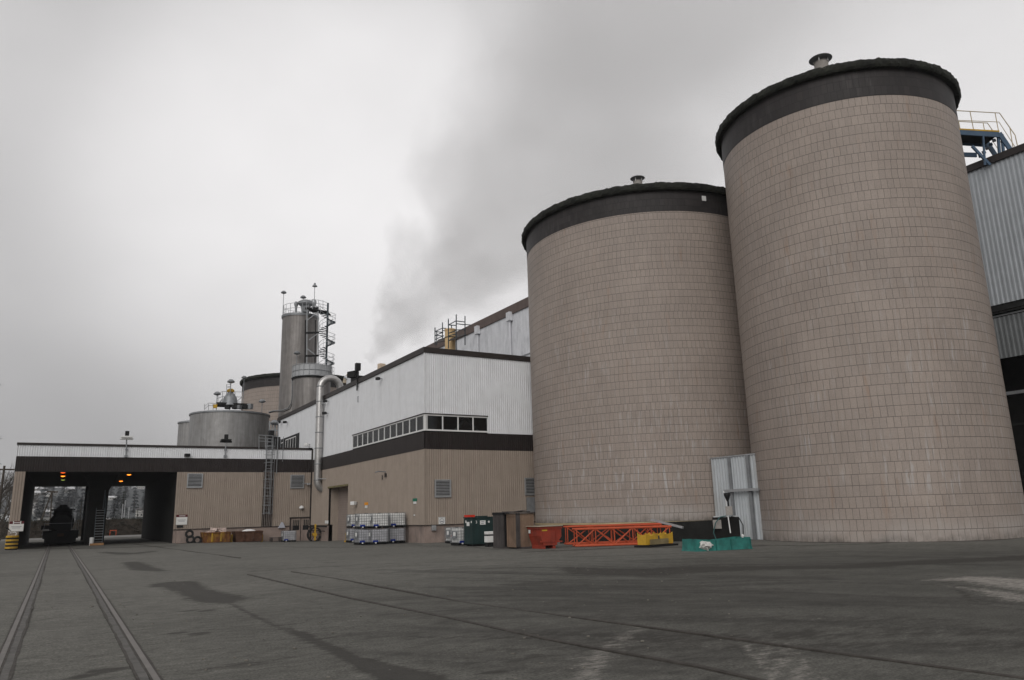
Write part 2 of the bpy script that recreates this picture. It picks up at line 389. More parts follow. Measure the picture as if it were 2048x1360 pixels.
def blob(px, py, rx, ry, soft=.4, rot=0):
    c = gd(px, py); x = GX-c.x; y = GY-c.y; u = x*math.cos(rot)+y*math.sin(rot); v = -x*math.sin(rot)+y*math.cos(rot)
    return np.clip((1+soft-np.hypot(u/rx, v/ry))/(2*soft), 0, 1)
sweep = np.zeros_like(GX); dark = np.zeros_like(GX); pale = np.zeros_like(GX); zone = np.zeros_like(GX)
def put(arr, m, k=1.0): np.maximum(arr, m*k, out=arr)
put(dark, seg([(205,1104),(260,1108),(310,1102)], [.3,.7,.3]), .75)
put(dark, seg([(262,1125),(290,1138),(325,1142)], [.35,.5,.2], .25), .7)
put(dark, seg([(318,1172),(350,1166),(385,1180),(440,1200),(462,1206)], [.25,.55,.35,.5,.1], .28), .95)
put(dark, seg([(456,1205),(500,1228),(560,1252),(600,1266),(640,1285),(700,1315),(760,1338),(830,1362),(900,1400)], [.02,.02,.03,.10,.08,.10,.22,.30,.3], .10), .95)
put(dark, blob(357,1266,.17,.11,.3), .85); put(dark, blob(400,1267,.17,.12,.3), .85); put(dark, blob(376,1222,.2,.1,.3), .7); put(dark, blob(411,1222,.2,.1,.3), .7)
put(dark, seg([(150,1358),(205,1342),(262,1336)], [.12,.16,.1], .06), .6)
put(dark, seg([(1140,1136),(1200,1143),(1290,1144),(1400,1139),(1560,1135),(1700,1133),(1900,1122),(2100,1112)], [.3,.9,1.1,.9,.5,.55,.6,.6], .5), .95)
put(dark, seg([(1060,1104),(1140,1100),(1230,1096),(1400,1094),(1520,1092)], .45, .3), .55)
put(dark, seg([(560,1093),(700,1096),(830,1092),(900,1094)], .5, .5), .35)
put(dark, seg([(500,1143),(600,1135),(700,1132)], .12, .1), .5)
put(dark, seg([(20,1098),(200,1096),(340,1092)], .8, .6), .6)
for x, y, a, b in ((1066,1312,.18,.07),(985,1347,.2,.07),(1262,1278,.5,.12),(1595,1268,.7,.15),(640,1276,.3,.1),(480,1330,.5,.12),(210,1180,.3,.05),(255,1204,.5,.05),(560,1180,.25,.06)):
    put(dark, blob(x, y, a, b, .5), .6)
for k in range(26):     # long tyre arcs sweeping across the right of the yard
    y = 1120 + k*8 + U(-4, 4); x0 = U(700, 1500); L_ = U(250, 700); s = U(-.035, .03)
    put(dark, seg([(x0, y), (x0+L_*.5, y+s*L_*.5-2), (x0+L_, y+s*L_)], U(.03, .11), .10), U(.18, .5))
for k in range(12):
    y = 1125 + k*16 + U(-6, 6); x0 = U(900, 1800); L_ = U(120, 420); s = U(-.06, .05)
    put(pale, seg([(x0, y), (x0+L_*.5, y+s*L_*.5), (x0+L_, y+s*L_)], U(.02, .05), .07), U(.25, .5))
put(dark, seg([(1505,1090),(1600,1092),(1750,1087),(1900,1078),(2060,1070)], .18, .2), .85)
put(dark, seg([(690,1090),(760,1091),(830,1090),(900,1091),(1000,1099),(1060,1101),(1125,1100)], .15, .25), .6)
for k in range(16):     # broad smeared wheel sweeps
    y = 1150+k*11+U(-5,5); x0 = U(900, 1500); L_ = U(400, 900); s = U(-.03, .03)
    put(dark, seg([(x0, y), (x0+L_*.5, y+s*L_*.5), (x0+L_, y+s*L_)], U(.10, .28), .22), U(.22, .42))
for k in range(8):
    y = 1135+k*22+U(-6,6); x0 = U(820, 1300); L_ = U(300, 700)
    put(pale, seg([(x0, y), (x0+L_, y+U(-14, 10))], U(.05, .15), .2), U(.16, .28))
put(pale, seg([(1870,1160),(1960,1158),(2060,1168),(2150,1180)], [.25,.7,1.0,1.0], .35), .85)
put(pale, seg([(1900,1172),(1980,1182),(2060,1198)], [.05,.3,.5], .25), .75)
for k in range(7): put(dark, seg([(1850+k*14,1150+k*7),(1950,1158+k*8),(2060,1166+k*9)], .04, .06), .6)
put(pale, seg([(1280,1252),(1225,1290),(1185,1330),(1165,1370)], [.12,.2,.22,.2], .14), .55)
put(pale, seg([(1215,1290),(1160,1310),(1110,1345)], [.04,.1,.12], .12), .35)
for k in range(5): put(pale, seg([(1490+k*20,1285),(1520+k*22,1325),(1560+k*25,1372)], .05, .05), .6)
put(pale, seg([(1480,1262),(1560,1258),(1640,1238)], .06, .1), .45)
put(pale, seg([(1060,1106),(1140,1100)], .1, .1), .5); put(pale, seg([(1500,1104),(1560,1098),(1640,1095)], .15, .15), .4)
rs_ = random.Random(21)
for k in range(16):     # bundles of parallel wheel sweeps, several fine lines each
    y = 1118+k*13+rs_.uniform(-6, 6); x0 = rs_.uniform(620, 1350); L_ = rs_.uniform(500, 1100); s = rs_.uniform(-.035, .03); bw = rs_.uniform(-14, 10)
    for j in range(rs_.randint(2, 5)):
        yy = y+j*rs_.uniform(2.5, 6)
        w_ = rs_.uniform(.04, .11)*(1+(1200-y)/160 if y < 1200 else 1); q = rs_.uniform(.35, .95)
        np.maximum(sweep, seg([(x0+j*40, yy), (x0+L_*.33, yy+s*L_*.33+bw*.7), (x0+L_*.66, yy+s*L_*.66+bw), (x0+L_, yy+s*L_+bw*.4)], w_, w_*1.2+.06)*q, out=sweep)
for pts in ([(1010,1290),(1130,1272),(1260,1262)], [(930,1325),(1080,1290)], [(1400,1362),(1480,1340),(1560,1338)], [(250,1315),(310,1300)], [(70,1240),(130,1232)]):
    np.maximum(sweep, seg(pts, .02, .07)*.9, out=sweep)
zc = gd(1900, 1230)
zone = np.clip(1.35 - np.hypot((GX-18)/15, (GY-11)/10.5), 0, 1)
nv = GX.size; gw = len(gx); gh = len(gy)
me = bpy.data.meshes.new('ground')
co = np.stack([GX, GY, GZ], -1).reshape(-1, 3)
idx = np.arange(nv).reshape(gh, gw)
fc = np.stack([idx[:-1,:-1], idx[:-1,1:], idx[1:,1:], idx[1:,:-1]], -1).reshape(-1, 4)
me.vertices.add(nv); me.vertices.foreach_set('co', co.ravel())
me.loops.add(fc.size); me.loops.foreach_set('vertex_index', fc.ravel().astype(np.int32))
me.polygons.add(len(fc)); me.polygons.foreach_set('loop_start', np.arange(0, fc.size, 4, dtype=np.int32)); me.polygons.foreach_set('loop_total', np.full(len(fc), 4, dtype=np.int32))
me.update(); me.validate()
for n_, a_ in (('sweep', sweep), ('dark', dark), ('pale', pale), ('zone', zone)):
    at_ = me.attributes.new(n_, 'FLOAT', 'POINT'); at_.data.foreach_set('value', a_.ravel().astype(np.float32))
for p in me.polygons: p.use_smooth = True
m, nt, bs, L = newmat('asphalt')
v = mapped(nt, (1,1,1)); c = rgb(nt, (.156, .152, .137))
c = vscale(nt, c, ramp_mul(nt, noise(nt, v, .25, 5, .6), .88, 1.12)); c = vscale(nt, c, ramp_mul(nt, noise(nt, v, 2.2, 6, .7), .88, 1.12))
c = vscale(nt, c, ramp_mul(nt, noise(nt, v, 30, 4, .8), .45, 1.55)); c = vscale(nt, c, ramp_mul(nt, noise(nt, v, 8, 5, .75), .90, 1.10))
c = vscale(nt, c, ramp_mul(nt, noise(nt, mapped(nt, (.35, 1.6, 1)), .8, 5, .6), .94, 1.05))
def attr(n): 
    a = nd(nt, 'ShaderNodeAttribute', attribute_name=n); return a.outputs['Fac']
def soft(a, nz, lo, hi):
    s = nd(nt, 'ShaderNodeMath', operation='ADD'); L(a, s.inputs[0]); L(nz, s.inputs[1])
    return ramp_mul(nt, s.outputs[0], 0, 1, lo, hi)
nz = ramp_mul(nt, noise(nt, mapped(nt, (1, 2.6, 1)), 2.4, 7, .75), -.42, .35, .3, .7)
mz = nd(nt, 'ShaderNodeMath', operation='MULTIPLY', i_1=.8); L(soft(attr('zone'), nz, -.25, .6), mz.inputs[0])
c = mixc(nt, mz.outputs[0], c, vscale(nt, c, ramp_mul(nt, noise(nt, v, .7, 5), .34, .58)))
ms_ = nd(nt, 'ShaderNodeMath', operation='MULTIPLY'); L(attr('sweep'), ms_.inputs[0]); L(ramp_mul(nt, noise(nt, v, .8, 6, .7), .4, 1.0, .35, .6), ms_.inputs[1])
c = mixc(nt, ms_.outputs[0], c, (.035, .033, .031))
md_ = nd(nt, 'ShaderNodeMath', operation='MULTIPLY', i_1=.82); L(soft(attr('dark'), nz, .12, .5), md_.inputs[0])
c = mixc(nt, md_.outputs[0], c, (.045, .042, .038))
mp_ = nd(nt, 'ShaderNodeMath', operation='MULTIPLY', i_1=.7); nz2 = ramp_mul(nt, noise(nt, mapped(nt, (2,5,1)), 1.6, 8, .85), -.95, .35, .3, .7)
L(soft(attr('pale'), nz2, .05, .7), mp_.inputs[0]); c = mixc(nt, mp_.outputs[0], c, (.36, .335, .305))
# hairline cracks
vo = nd(nt, 'ShaderNodeTexVoronoi', feature='DISTANCE_TO_EDGE', i_Scale=.16)
wv = nd(nt, 'ShaderNodeVectorMath', operation='ADD'); nn = nd(nt, 'ShaderNodeTexNoise', i_Scale=.9, i_Detail=6); L(v, nn.inputs['Vector'])
L(v, wv.inputs[0]); L(vscale(nt, nn.outputs['Color'], rgb(nt, (2.2,)*3)), wv.inputs[1]); L(wv.outputs[0], vo.inputs['Vector'])
ck = nd(nt, 'ShaderNodeMath', operation='LESS_THAN', i_1=.0022); L(vo.outputs['Distance'], ck.inputs[0])
ckm = nd(nt, 'ShaderNodeMath', operation='MULTIPLY'); L(ck.outputs[0], ckm.inputs[0]); L(ramp_mul(nt, noise(nt, v, .3, 3), 0, .6, .45, .6), ckm.inputs[1])
c = mixc(nt, ckm.outputs[0], c, (.04,.04,.037))
L(c, bs.inputs['Base Color'])
L(ramp_mul(nt, attr('dark'), .92, .8, .3, 1), bs.inputs['Roughness']); bs.inputs['Specular IOR Level'].default_value = .12
bp = nd(nt, 'ShaderNodeBump', i_Strength=.35, i_Distance=.012); L(noise(nt, v, 45, 4, .8), bp.inputs['Height']); L(bp.outputs[0], bs.inputs['Normal'])
M['asphalt'] = m
me.materials.append(m); g = struct(bpy.data.objects.new('ground', me)); COL.objects.link(g)

rgp = random.Random(5); bb = B()
for _ in range(420):
    y = rgp.uniform(4.2, 30); x = rgp.uniform(-.3, 1.15)*y*.9; r = rgp.uniform(.006, .022)
    bb.cbox((x, y, gz(x, y)), r*2, r*rgp.uniform(1, 2), r*.8, rgp.uniform(0, 3))
o = bb.build('loose_grit', weathered('grit', (.16,.15,.13), .9, amt=.5, scale=8)); o['kind'] = 'stuff'; o['label'] = 'sparse grit and little stones scattered over the yard'; o['category'] = 'grit'
# rails sunk in the asphalt
M['railtop'] = weathered('worn_rail_steel', (.135, .122, .112), .6, .2, amt=.15, scale=3)
M['groove'] = weathered('groove_dirt', (.06, .054, .048), .9, amt=.3, scale=6)
M['patch'] = weathered('patched_asphalt', (.105, .10, .094), .85, amt=.25, scale=4, bump=.3)
def gstrip(b, pts, o0, o1, z0, jag=0):
    """thin raised strip along ground points between lateral offsets o0, o1"""
    n = len(pts); o = len(b.v); vs = []
    for i, p in enumerate(pts):
        a = pts[max(i-1,0)]; c = pts[min(i+1,n-1)]; d = Vector((c.x-a.x, c.y-a.y)).normalized(); nx, ny = d.y, -d.x
        for off, z in ((o0, z0-.03), (o0+U(-jag,jag), z0), (o1+U(-jag,jag), z0), (o1, z0-.03)):
            x, y = p.x+nx*off, p.y+ny*off
            b.v.append((x, y, gz(x, y) + .012 + z))
    for i in range(n-1):
        for k in range(3): b.f.append((o+4*i+k, o+4*i+k+1, o+4*i+k+5, o+4*i+k+4))
def densify(pts, step=.4):
    out = [];
    for a, b in zip(pts[:-1], pts[1:]):
        m_ = max(1, int((b-a).length/step)); out += [a.lerp(b, k/m_) for k in range(m_)]
    return out+[pts[-1]]
def rail(name, pts, side, patch=True, w=.034, jag=.012, mats=('railtop','groove','patch')):
    pts = densify(pts)
    b = B(); gstrip(b, pts, -w, w, .006); struct(b.build(name, M[mats[0]]))
    b = B(); gstrip(b, pts, -w-.028, -w+.002, .003, jag*.6); gstrip(b, pts, w-.002, w+.03, .003, jag*.6)
    if patch: s = side; a_, c_ = sorted((s*.155, s*.19)); gstrip(b, pts, a_, c_, .003, jag)
    struct(b.build('rail_groove', M[mats[1]]))
    if patch:
        b = B(); a_, c_ = sorted((side*(w+.03), side*.165)); gstrip(b, pts, a_, c_, .0, jag*.5); struct(b.build('asphalt_patch', M[mats[2]]))
rail('rail', [Vector((-.5, 4, 0)), Vector((-.5, 30, 0)), Vector((-.55, 69, 0)), Vector((-.55, 130, 0))], 1)
rail('rail', [Vector((1.12, 4, 0)), Vector((1.13, 30, 0)), Vector((1.05, 69, 0)), Vector((1.05, 130, 0))], -1)
for line in ([(497,1149.5),(700,1196.7),(905,1237.7),(1093,1278.7),(1233,1304),(1400,1334),(1520,1361),(1640,1392)],
             [(584,1143.7),(700,1162.5),(939,1207),(1178,1239.4),(1400,1268.5),(1716,1313),(2048,1357.6),(2150,1372)]):
    rail('rail', [gd(*p) for p in line], 1, False, .016, .008, ('groove','groove','patch'))
rail('rail', [gd(*p) for p in [(265,1088),(330,1096),(420,1108),(480,1116)]], 1, False, .02, .01, ('groove','groove','patch'))

# ================================================================ TAILPIECES shared by the buildings
def louvre(parent, x0, x1, z0, z1, y, nrm=(0,-1), n=9):
    """louvred vent on a wall facing -Y"""
    b = B(); b.box(x0-.08, y-.09, z0-.08, x1+.08, y, z0).box(x0-.08, y-.09, z1, x1+.08, y, z1+.08).box(x0-.08, y-.09, z0, x0, y, z1).box(x1, y-.09, z0, x1+.08, y, z1)
    f = b.build('louvre_vent', M['galv'], parent)
    b = B(); b.box(x0, y-.012, z0, x1, y-.002, z1); b.build('vent_recess', M['black'], f)
    b = B(); h = (z1-z0)/n
    for k in range(n):
        z = z0 + h*k; b.add([(x0, y-.075, z+.012), (x1, y-.075, z+.012), (x1, y-.015, z+h*.42), (x0, y-.015, z+h*.42),
                             (x0, y-.075, z+.045), (x1, y-.075, z+.045), (x1, y-.015, z+h*.42+.03), (x0, y-.015, z+h*.42+.03)],
                            [(0,3,2,1),(4,5,6,7),(0,1,5,4),(1,2,6,5),(2,3,7,6),(3,0,4,7)])
    b.build('vent_slats', M['galv'], f); return f

# ================================================================ MAIN HALL (white upper cladding, tan lower)
XB, YC, YE, XE = 20.17, 45.45, 85.4, 28.6
ZT, ZW1, ZW0, ZB1, ZB0, ZP = 12.75, 8.24, 7.15, 7.10, 5.95, 1.13
hall = thing('factory_hall', (XB, YC, 0), 'large two storey factory hall with white upper cladding, dark brown band and tan lower wall', 'building')
i_ = .06
def hw(b, y0, y1, z0, z1, **k): b.ribbed((XB, y0), (XB, y1), z0, z1, (-1, 0), **k)
def fw(b, x0, x1, z0, z1, **k): b.ribbed((x0, YC), (x1, YC), z0, z1, (0, -1), **k)
kw = dict(pitch=.163, depth=.055)
b = B(); hw(b, YC, YE, ZW1+.04, ZT-.38, pitch=.30, depth=.012); hw(b, 59.85, YE, ZB1, ZW1+.04, pitch=.30, depth=.012)
fw(b, XB, XE, ZW1+.04, ZT-.38, **kw); fw(b, 24.85, XE, ZB1, ZW1+.04, **kw)
b.build('upper_cladding', M['white_clad'], hall)
b = B(); hw(b, YC, YE, ZB0, ZB1-.02, **kw); fw(b, XB, XE, ZB0, ZB1-.02, **kw); b.build('brown_band', M['brown'], hall)
DY0, DY1, DZ = 60.7, 66.0, 4.27; kw['depth'] = .035
b = B(); hw(b, YC, DY0, ZP, ZB0, **kw); hw(b, DY1, 71.2, ZP, ZB0, **kw); hw(b, DY0, DY1, DZ, ZB0, **kw); fw(b, XB, XE, ZP, ZB0, **kw)
b.build('lower_cladding', M['tan'], hall)
b = B(); b.box(XB+i_, YC+i_, -.5, XB+.4, DY0, ZP+.02).box(XB+i_, DY1, -.5, XB+.4, 71.2, ZP+.02).box(XB+.4, YC+i_, -.5, XE, YC+.4, ZP+.02)
b.build('plinth', M['plinth'], hall)
b = B(); b.box(XB-.03, YC-.03, ZP-.03, XB+.5, DY0, ZP).box(XB-.03, DY1, ZP-.03, XB+.5, 71.2, ZP).box(XB+.5, YC-.03, ZP-.03, XE, YC+.5, ZP)
b.build('base_flashing', M['trim'], hall)
b = B(); b.box(XB-.05, YC-.05, ZP, XB+.03, YC+.03, ZB0); b.build('corner_trim', M['tan'], hall)
b = B(); b.box(XB-.05, YC-.05, ZW1+.05, XB+.03, YC+.03, ZT-.36); b.build('corner_trim', M['white_clad'], hall)
b = B(); b.box(XB-.12, YC-.12, ZT-.36, XB+.5, YE+.1, ZT).box(XB+.5, YC-.12, ZT-.36, XE, YC+.5, ZT).box(XB+.5, YE-.4, ZT-.36, XE, YE+.1, ZT); b.build('roof_trim', M['trim'], hall)
b = B(); b.box(XB+.4, YC+.4, ZT-.5, XE, YE-.3, ZT-.3); b.build('roof', M['roof'], hall)
# inner wall leaves behind the cladding so the hall is hollow behind its windows
b = B(); b.box(XB+.04, YC+.04, ZW1, XB+.2, YE, ZT-.4).box(XB+.2, YC+.04, ZW1, XE, YC+.2, ZT-.4)
b.box(XB+.04, 59.85, ZP, XB+.2, DY0, ZW1).box(XB+.04, YC+.04, ZP, XB+.2, 59.85, ZW0).box(XB+.04, DY1, ZP, XB+.2, YE, ZW1).box(XB+.04, DY0, DZ+.02, XB+.2, DY1, ZW1)
b.box(XB+.2, YC+.04, ZP, 24.85, YC+.2, ZW0).box(24.85, YC+.04, ZP, XE, YC+.2, ZW1).box(XB+.04, YE, 0, XE, YE+.2, ZT-.4).box(XE+.01, YC, 0, XE+.2, YE, ZT-.4).box(XB+.2, YC+.3, 5.2, XE, YE, 5.3)
b.build('inner_wall', M['dark'], hall)
# window strips
def strip(parent, P, n, name='window_strip', mull=.07):
    """P(u,z,o) maps strip coords (u metres along, z, o outward) to world"""
    def bx(b, u0, u1, z0, z1, o0, o1):
        vs = [P(u, z, o) for z in (z0, z1) for u, o in ((u0,o0),(u1,o0),(u1,o1),(u0,o1))]
        b.add(vs, [(0,3,2,1),(4,5,6,7),(0,1,5,4),(1,2,6,5),(2,3,7,6),(3,0,4,7)])
    return bx
bl = 59.8-YC; nl = 13
def win(P, Lw, n, name, parent, z0, z1, hood=True, first=0.0):
    bx = strip(parent, P, n)
    b = B(); bx(b, 0, Lw, z0, z0+.10, -.05, .05); bx(b, 0, Lw, z1-.09, z1, -.05, .05)
    u = [first + (Lw-first)*k/n for k in range(n+1)]
    for k, x in enumerate(u): bx(b, max(0, x-.035), min(Lw, x+.035), z0+.10, z1-.09, -.05, .04)
    if first: bx(b, 0, first, z0+.1, z1-.09, -.05, .04)
    f = b.build(name, M['white_paint'], parent)
    for k in range(n):
        b = B(); bx(b, u[k]+.035, u[k+1]-.035, z0+.10, z1-.09, -.02, -.008); b.build('pane', M['glass'], f)
    if hood:
        b = B(); bx(b, -.04, Lw, z1, z1+.06, -.02, .10); b.build('window_hood', M['trim'], f)
    return f
win(lambda u, z, o: (XB-o, YC+u, z), bl, 12, 'window_strip', hall, ZW0, ZW1, first=.12)
win(lambda u, z, o: (XB+u, YC-o, z), 4.72, 4, 'window_strip', hall, ZW0, ZW1, first=.16)
for p_, q_ in (((22.6, YC+1.2, 6.9), (24.0, YC+1.2, 8.5)), ((25.2, YC+1.2, 6.9), (23.6, YC+1.2, 8.5)), ((XB+1.4, 56.2, 8.4), (XB+1.4, 54.6, 6.9)), ((XB+1.4, 58.9, 8.4), (XB+1.4, 57.5, 6.9))):
    b = B(); b.beam(p_, q_, .16, .2); b.build('brace', M['galv'], hall)
p = at(747, 870, 0, XB+2.0); b = B(); b.box(p.x-.1, p.y-.45, p.z-.05, p.x+.1, p.y+.45, p.z+.06); b.build('interior_lamp', M['tubelight'], hall)
# roller door in its recess
b = B(); b.box(XB+.9, DY0, -.4, XB+1.0, DY1, DZ); dr = b.build('roller_door', M['tan'], hall)
b = B(); 
for k in range(22): b.box(XB+.885, DY0, k*.2-.3, XB+.90, DY1, k*.2-.3+.165)
b.build('door_slats', weathered('door_slats', (.27,.22,.195), .6, amt=.06), dr)
b = B(); b.box(XB+i_+.01, DY1, -.4, XB+1.0, DY1+.12, DZ).box(XB+i_+.01, DY0-.12, -.4, XB+1.0, DY0, DZ).box(XB+i_, DY0-.12, DZ, XB+1.0, DY1+.12, DZ+.1); b.build('door_jamb', M['tan'], hall)
b = B(); b.box(XB-.10, DY0-.05, DZ-.02, XB+.05, DY1+.05, DZ+.12); b.build('door_header', weathered('mossy_flashing', (.16,.14,.07), .8), hall)
b = B(); b.box(XB+.1, 73.2, 8.3, XB+.15, 75.0, 10.6)
lv = louvre(hall, 20.93, 21.93, 2.92, 3.90, YC-.035, n=10)
p = at(1050, 958, 1, YC); q = at(1068, 988, 1, YC); louvre(hall, p.x, XE-.12, q.z, p.z, YC-.035, n=10)
p = at(1052, 995, 1, YC); q = at(1070, 1024, 1, YC); b = B(); b.box(p.x, YC-.45, q.z, XE-.1, YC-.04, p.z); b.build('vent_hood', M['grey_metal'], hall)
# windows above the low roof
for (xa, ya, xb, yb) in ((572, 884, 592.5, 872), (560, 886, 567.5, 884)):
    a = at(xa, ya, 0, XB); c_ = at(xb, yb, 0, XB); zt_ = c_.z; zb_ = 8.36
    win(lambda u, z, o, y0=c_.y: (XB-.02-o, y0+u, z), a.y-c_.y, 4 if xa == 572 else 1, 'window', hall, zb_+.1, zt_, hood=False)
b = B(); b.box(XB-.03, 76.3, 8.46, XB-.016, 84.6, 10.2); b.build('window_backing', M['black'], hall)

# ================================================================ LOW WING with the drive-through
YF, XL, XO0, XO1, YB = 71.26, -3.3, -2.58, 8.45, 99.6
WT, WW, WB = 8.2, 7.13, 5.93
wing = thing('loading_canopy_building', (XL, YF, 0), 'long low wing with white fascia and brown band, pierced by a dark rail drive-through', 'building')
def ww(b, x0, x1, z0, z1, **k): b.ribbed((x0, YF), (x1, YF), z0, z1, (0, -1), **k)
kw = dict(pitch=.17, depth=.032)
b = B(); ww(b, XL, XB-.14, WW, WT-.18, **kw); b.ribbed((XL, YB), (XL, YF), WW, WT-.18, (-1, 0), **kw); b.build('white_fascia', M['white_clad'], wing)
b = B(); ww(b, XL, XB-.14, WB, WW-.02, **kw); b.ribbed((XL, YB), (XL, YF), WB, WW-.02, (-1, 0), **kw); b.build('brown_band', M['brown'], wing)
b = B(); ww(b, XO1, XB-.14, ZP, WB, **kw); b.build('tan_cladding', M['tan'], wing)
b = B(); ww(b, XL, XO0, -.1, WB, **kw); b.build('corner_post', M['tan'], wing)
b = B(); b.box(XB-.15, YF-.09, ZP, XB-.01, YF, WT-.1); b.build('corner_flashing', M['trim'], wing)
b = B(); b.box(XL-.08, YF-.1, WT-.18, XB-.1, YF+.35, WT).box(XL-.08, YF+.35, WT-.18, XL+.35, YB, WT); b.add([(XB-.55,YF-.1,WT),(XB-.1,YF-.1,WT),(XB-.1,YF+.3,WT),(XB-.55,YF+.3,WT),(XB-.1,YF-.1,WT+.02),(XB-.1,YF+.3,WT+.02)], [(0,1,4),(3,5,2),(0,4,5,3),(1,2,5,4),(0,3,2,1)])
b.box(XB-.45, YF-.1, WT-.18, XB-.1, 76.2, WT+.02); b.build('roof_trim', M['trim'], wing)
b = B(); b.box(XL+.02, YF+.05, WT-.5, XB-.1, 90, WT-.25).box(XL+.02, 90, WT-.5, XO1+.5, YB, WT-.25); b.build('roof', M['roof'], wing)
b = B(); b.box(XL+.02, YF+.03, WB, XO1+.4, YB, WB+.12); b.build('soffit', M['near_black'], wing)
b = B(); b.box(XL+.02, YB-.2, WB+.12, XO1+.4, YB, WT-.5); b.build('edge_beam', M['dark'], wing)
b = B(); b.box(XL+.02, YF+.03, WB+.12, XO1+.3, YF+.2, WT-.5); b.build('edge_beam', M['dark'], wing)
b = B(); b.box(XL+.03, YF+.03, -.3, XO0, YB, WB); b.build('side_wall', M['near_black'], wing)
b = B(); b.box(XO1, YF+.03, -.3, XO1+.3, YB, WB); b.build('side_wall', M['near_black'], wing)
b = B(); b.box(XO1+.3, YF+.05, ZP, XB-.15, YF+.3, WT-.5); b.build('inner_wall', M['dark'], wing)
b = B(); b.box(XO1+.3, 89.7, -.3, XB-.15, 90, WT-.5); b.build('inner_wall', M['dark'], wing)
b = B(); b.box(XO1, YF+.02, -.6, 18.3, YF+.3, ZP+.02).box(20.13, YF+.02, -.6, XB-.01, YF+.3, ZP+.02); b.build('plinth', M['plinth'], wing)
b = B(); b.box(XO1, YF-.06, ZP-.05, 18.3, YF+.05, ZP-.01); b.build('base_flashing', M['trim'], wing)
# double door
b = B(); b.box(18.3, YF-.02, -.35, 20.13, YF+.06, 1.78); dd = b.build('double_door', M['plinth'], wing)
b = B(); b.box(18.2, YF-.12, 1.78, 20.2, YF+.02, 1.88).box(18.22, YF-.07, -.35, 18.32, YF+.0, 1.78).box(20.08, YF-.07, -.35, 20.16, YF, 1.78); b.build('door_frame', M['trim'], dd)
for x0, x1 in ((18.5, 19.1), (19.42, 19.95)):
    b = B(); b.box(x0, YF-.03, .72, x1, YF-.022, 1.62); b.build('door_window', M['black'], dd)
b = B(); b.box(19.20, YF-.045, -.35, 19.26, YF-.02, 1.78); b.build('door_seam', M['trim'], dd)
louvre(wing, 9.35, 10.45, 4.66, 5.72, YF-.045); louvre(wing, 18.2, 19.3, 4.55, 5.62, YF-.045)
# centre pier with haunches
b = B(); b.prism([(2.15, -.3), (3.55, -.3), (3.6, 4.6), (4.2, WB), (1.6, WB), (2.15, 4.6)], 0, 1.2, Matrix.Translation((0, 77.6, 0)) @ Matrix.Rotation(PI/2, 4, 'X'))
b.box(2.5, 77.6, -.3, 3.3, 98, WB); b.build('pier', M['near_black'], wing)
b = B(); 
for x in (2.3, 3.2):
    b.box(x, YB-.7, -.3, x+.35, YB-.3, WB)
b.build('pier_post', M['near_black'], wing)
b = B(); b.box(XO0-.62, YF-.035, -.2, XO0+.0, YF+.02, .55); b.build('corner_guard', M['concrete'], wing)
# signs on the wing
def sign(x0, x1, z0, z1, y, label, top=.2):
    t = thing('notice_sign', ((x0+x1)/2, y, z0), label, 'sign', 'white notice signs with a maroon header')
    b = B(); b.box(x0, y-.03, z0, x1, y, z1-top); b.build('board', M['cream_label'], t)
    b = B(); b.box(x0, y-.032, z1-top, x1, y, z1); h = b.build('header', M['maroon'], t)
    b = B(); w = x1-x0; b.box(x0+w*.25, y-.037, z1-top*.62, x1-w*.2, y-.033, z1-top*.38); b.build('header_line', M['cream_label'], h)
    b = B(); zc = (z0+z1-top)/2
    for k, ww_ in enumerate((.72, .55)):
        b.box(x0+w*(.5-ww_/2), y-.036, zc+.06-k*.10, x0+w*(.5+ww_/2), y-.031, zc+.09-k*.10)
    b.build('printed_line', M['textgrey'], t); return t
sign(8.62, 9.5, 1.50, 2.33, YF-.035, 'white notice sign with maroon header on the tan wall right of the drive-through')
sg = sign(-3.25, -2.3, 1.36, 2.12, YF-.045, 'white notice sign with maroon header on the corner post above the striped bollard')
for x in (-3.02, -2.55): b = B(); b.box(x, YF-.09, 1.92, x+.06, YF-.05, 2.14); b.build('fixing_bar', M['white_paint'], sg)
b = B(); pts = [(-3.08,1.27),(-2.98,1.30),(-2.9,1.27)]
b.tube([(-2.98,YF-.06,1.24),(-2.88,YF-.06,1.30),(-2.76,YF-.06,1.28),(-2.72,YF-.06,1.18),(-2.76,YF-.06,1.02)], .035, 6).box(-3.14,YF-.09,1.22,-3.04,YF-.05,1.30)
tag(b.build('white_marking', M['white_paint']), 'white curved marking below the notice on the left corner post', 'marking')
b = B(); p = at(361, 1053, 1, YF-.04); b.box(p.x-.3, YF-.1, p.z-.08, p.x+.18, YF-.04, p.z+.1); tag(b.build('socket_box', M['black']), 'small black box directly under the sign right of the drive-through', 'box')
# lamps under the canopy
k = 0
for (px, py, z, mt, lab) in ((126,945,5.75,'lampdim','nearest dim red lamp of the three over the left track'), (126,952,5.75,'lamp','middle bright orange lamp of the three over the left track'), (126,959.5,5.75,'lampgreen','farthest faint greenish lamp of the three over the left track'),
                             (258,949,5.75,'lamp','brighter orange lamp on the ceiling of the right bay'), (242,962,5.75,'lamp','farther orange lamp on the ceiling of the right bay')):
    p = gd(px, py, z); y = min(p.y, 98); p = Vector((p.x, y, z))
    t = thing('ceiling_lamp', p, lab, 'lamp', 'lamps under the canopy')
    b = B(); b.lathe([(.05, WB-.01), (.08, z+.12), (.19, z+.02), (.19, z)], (p.x, p.y, 0), 14); b.build('lamp_housing', M['dark'], t, True)
    b = B(); b.lathe([(.17, z), (.14, z-.04), (.04, z-.07)], (p.x, p.y, 0), 14); b.build('lamp_lens', M[mt], t, True)
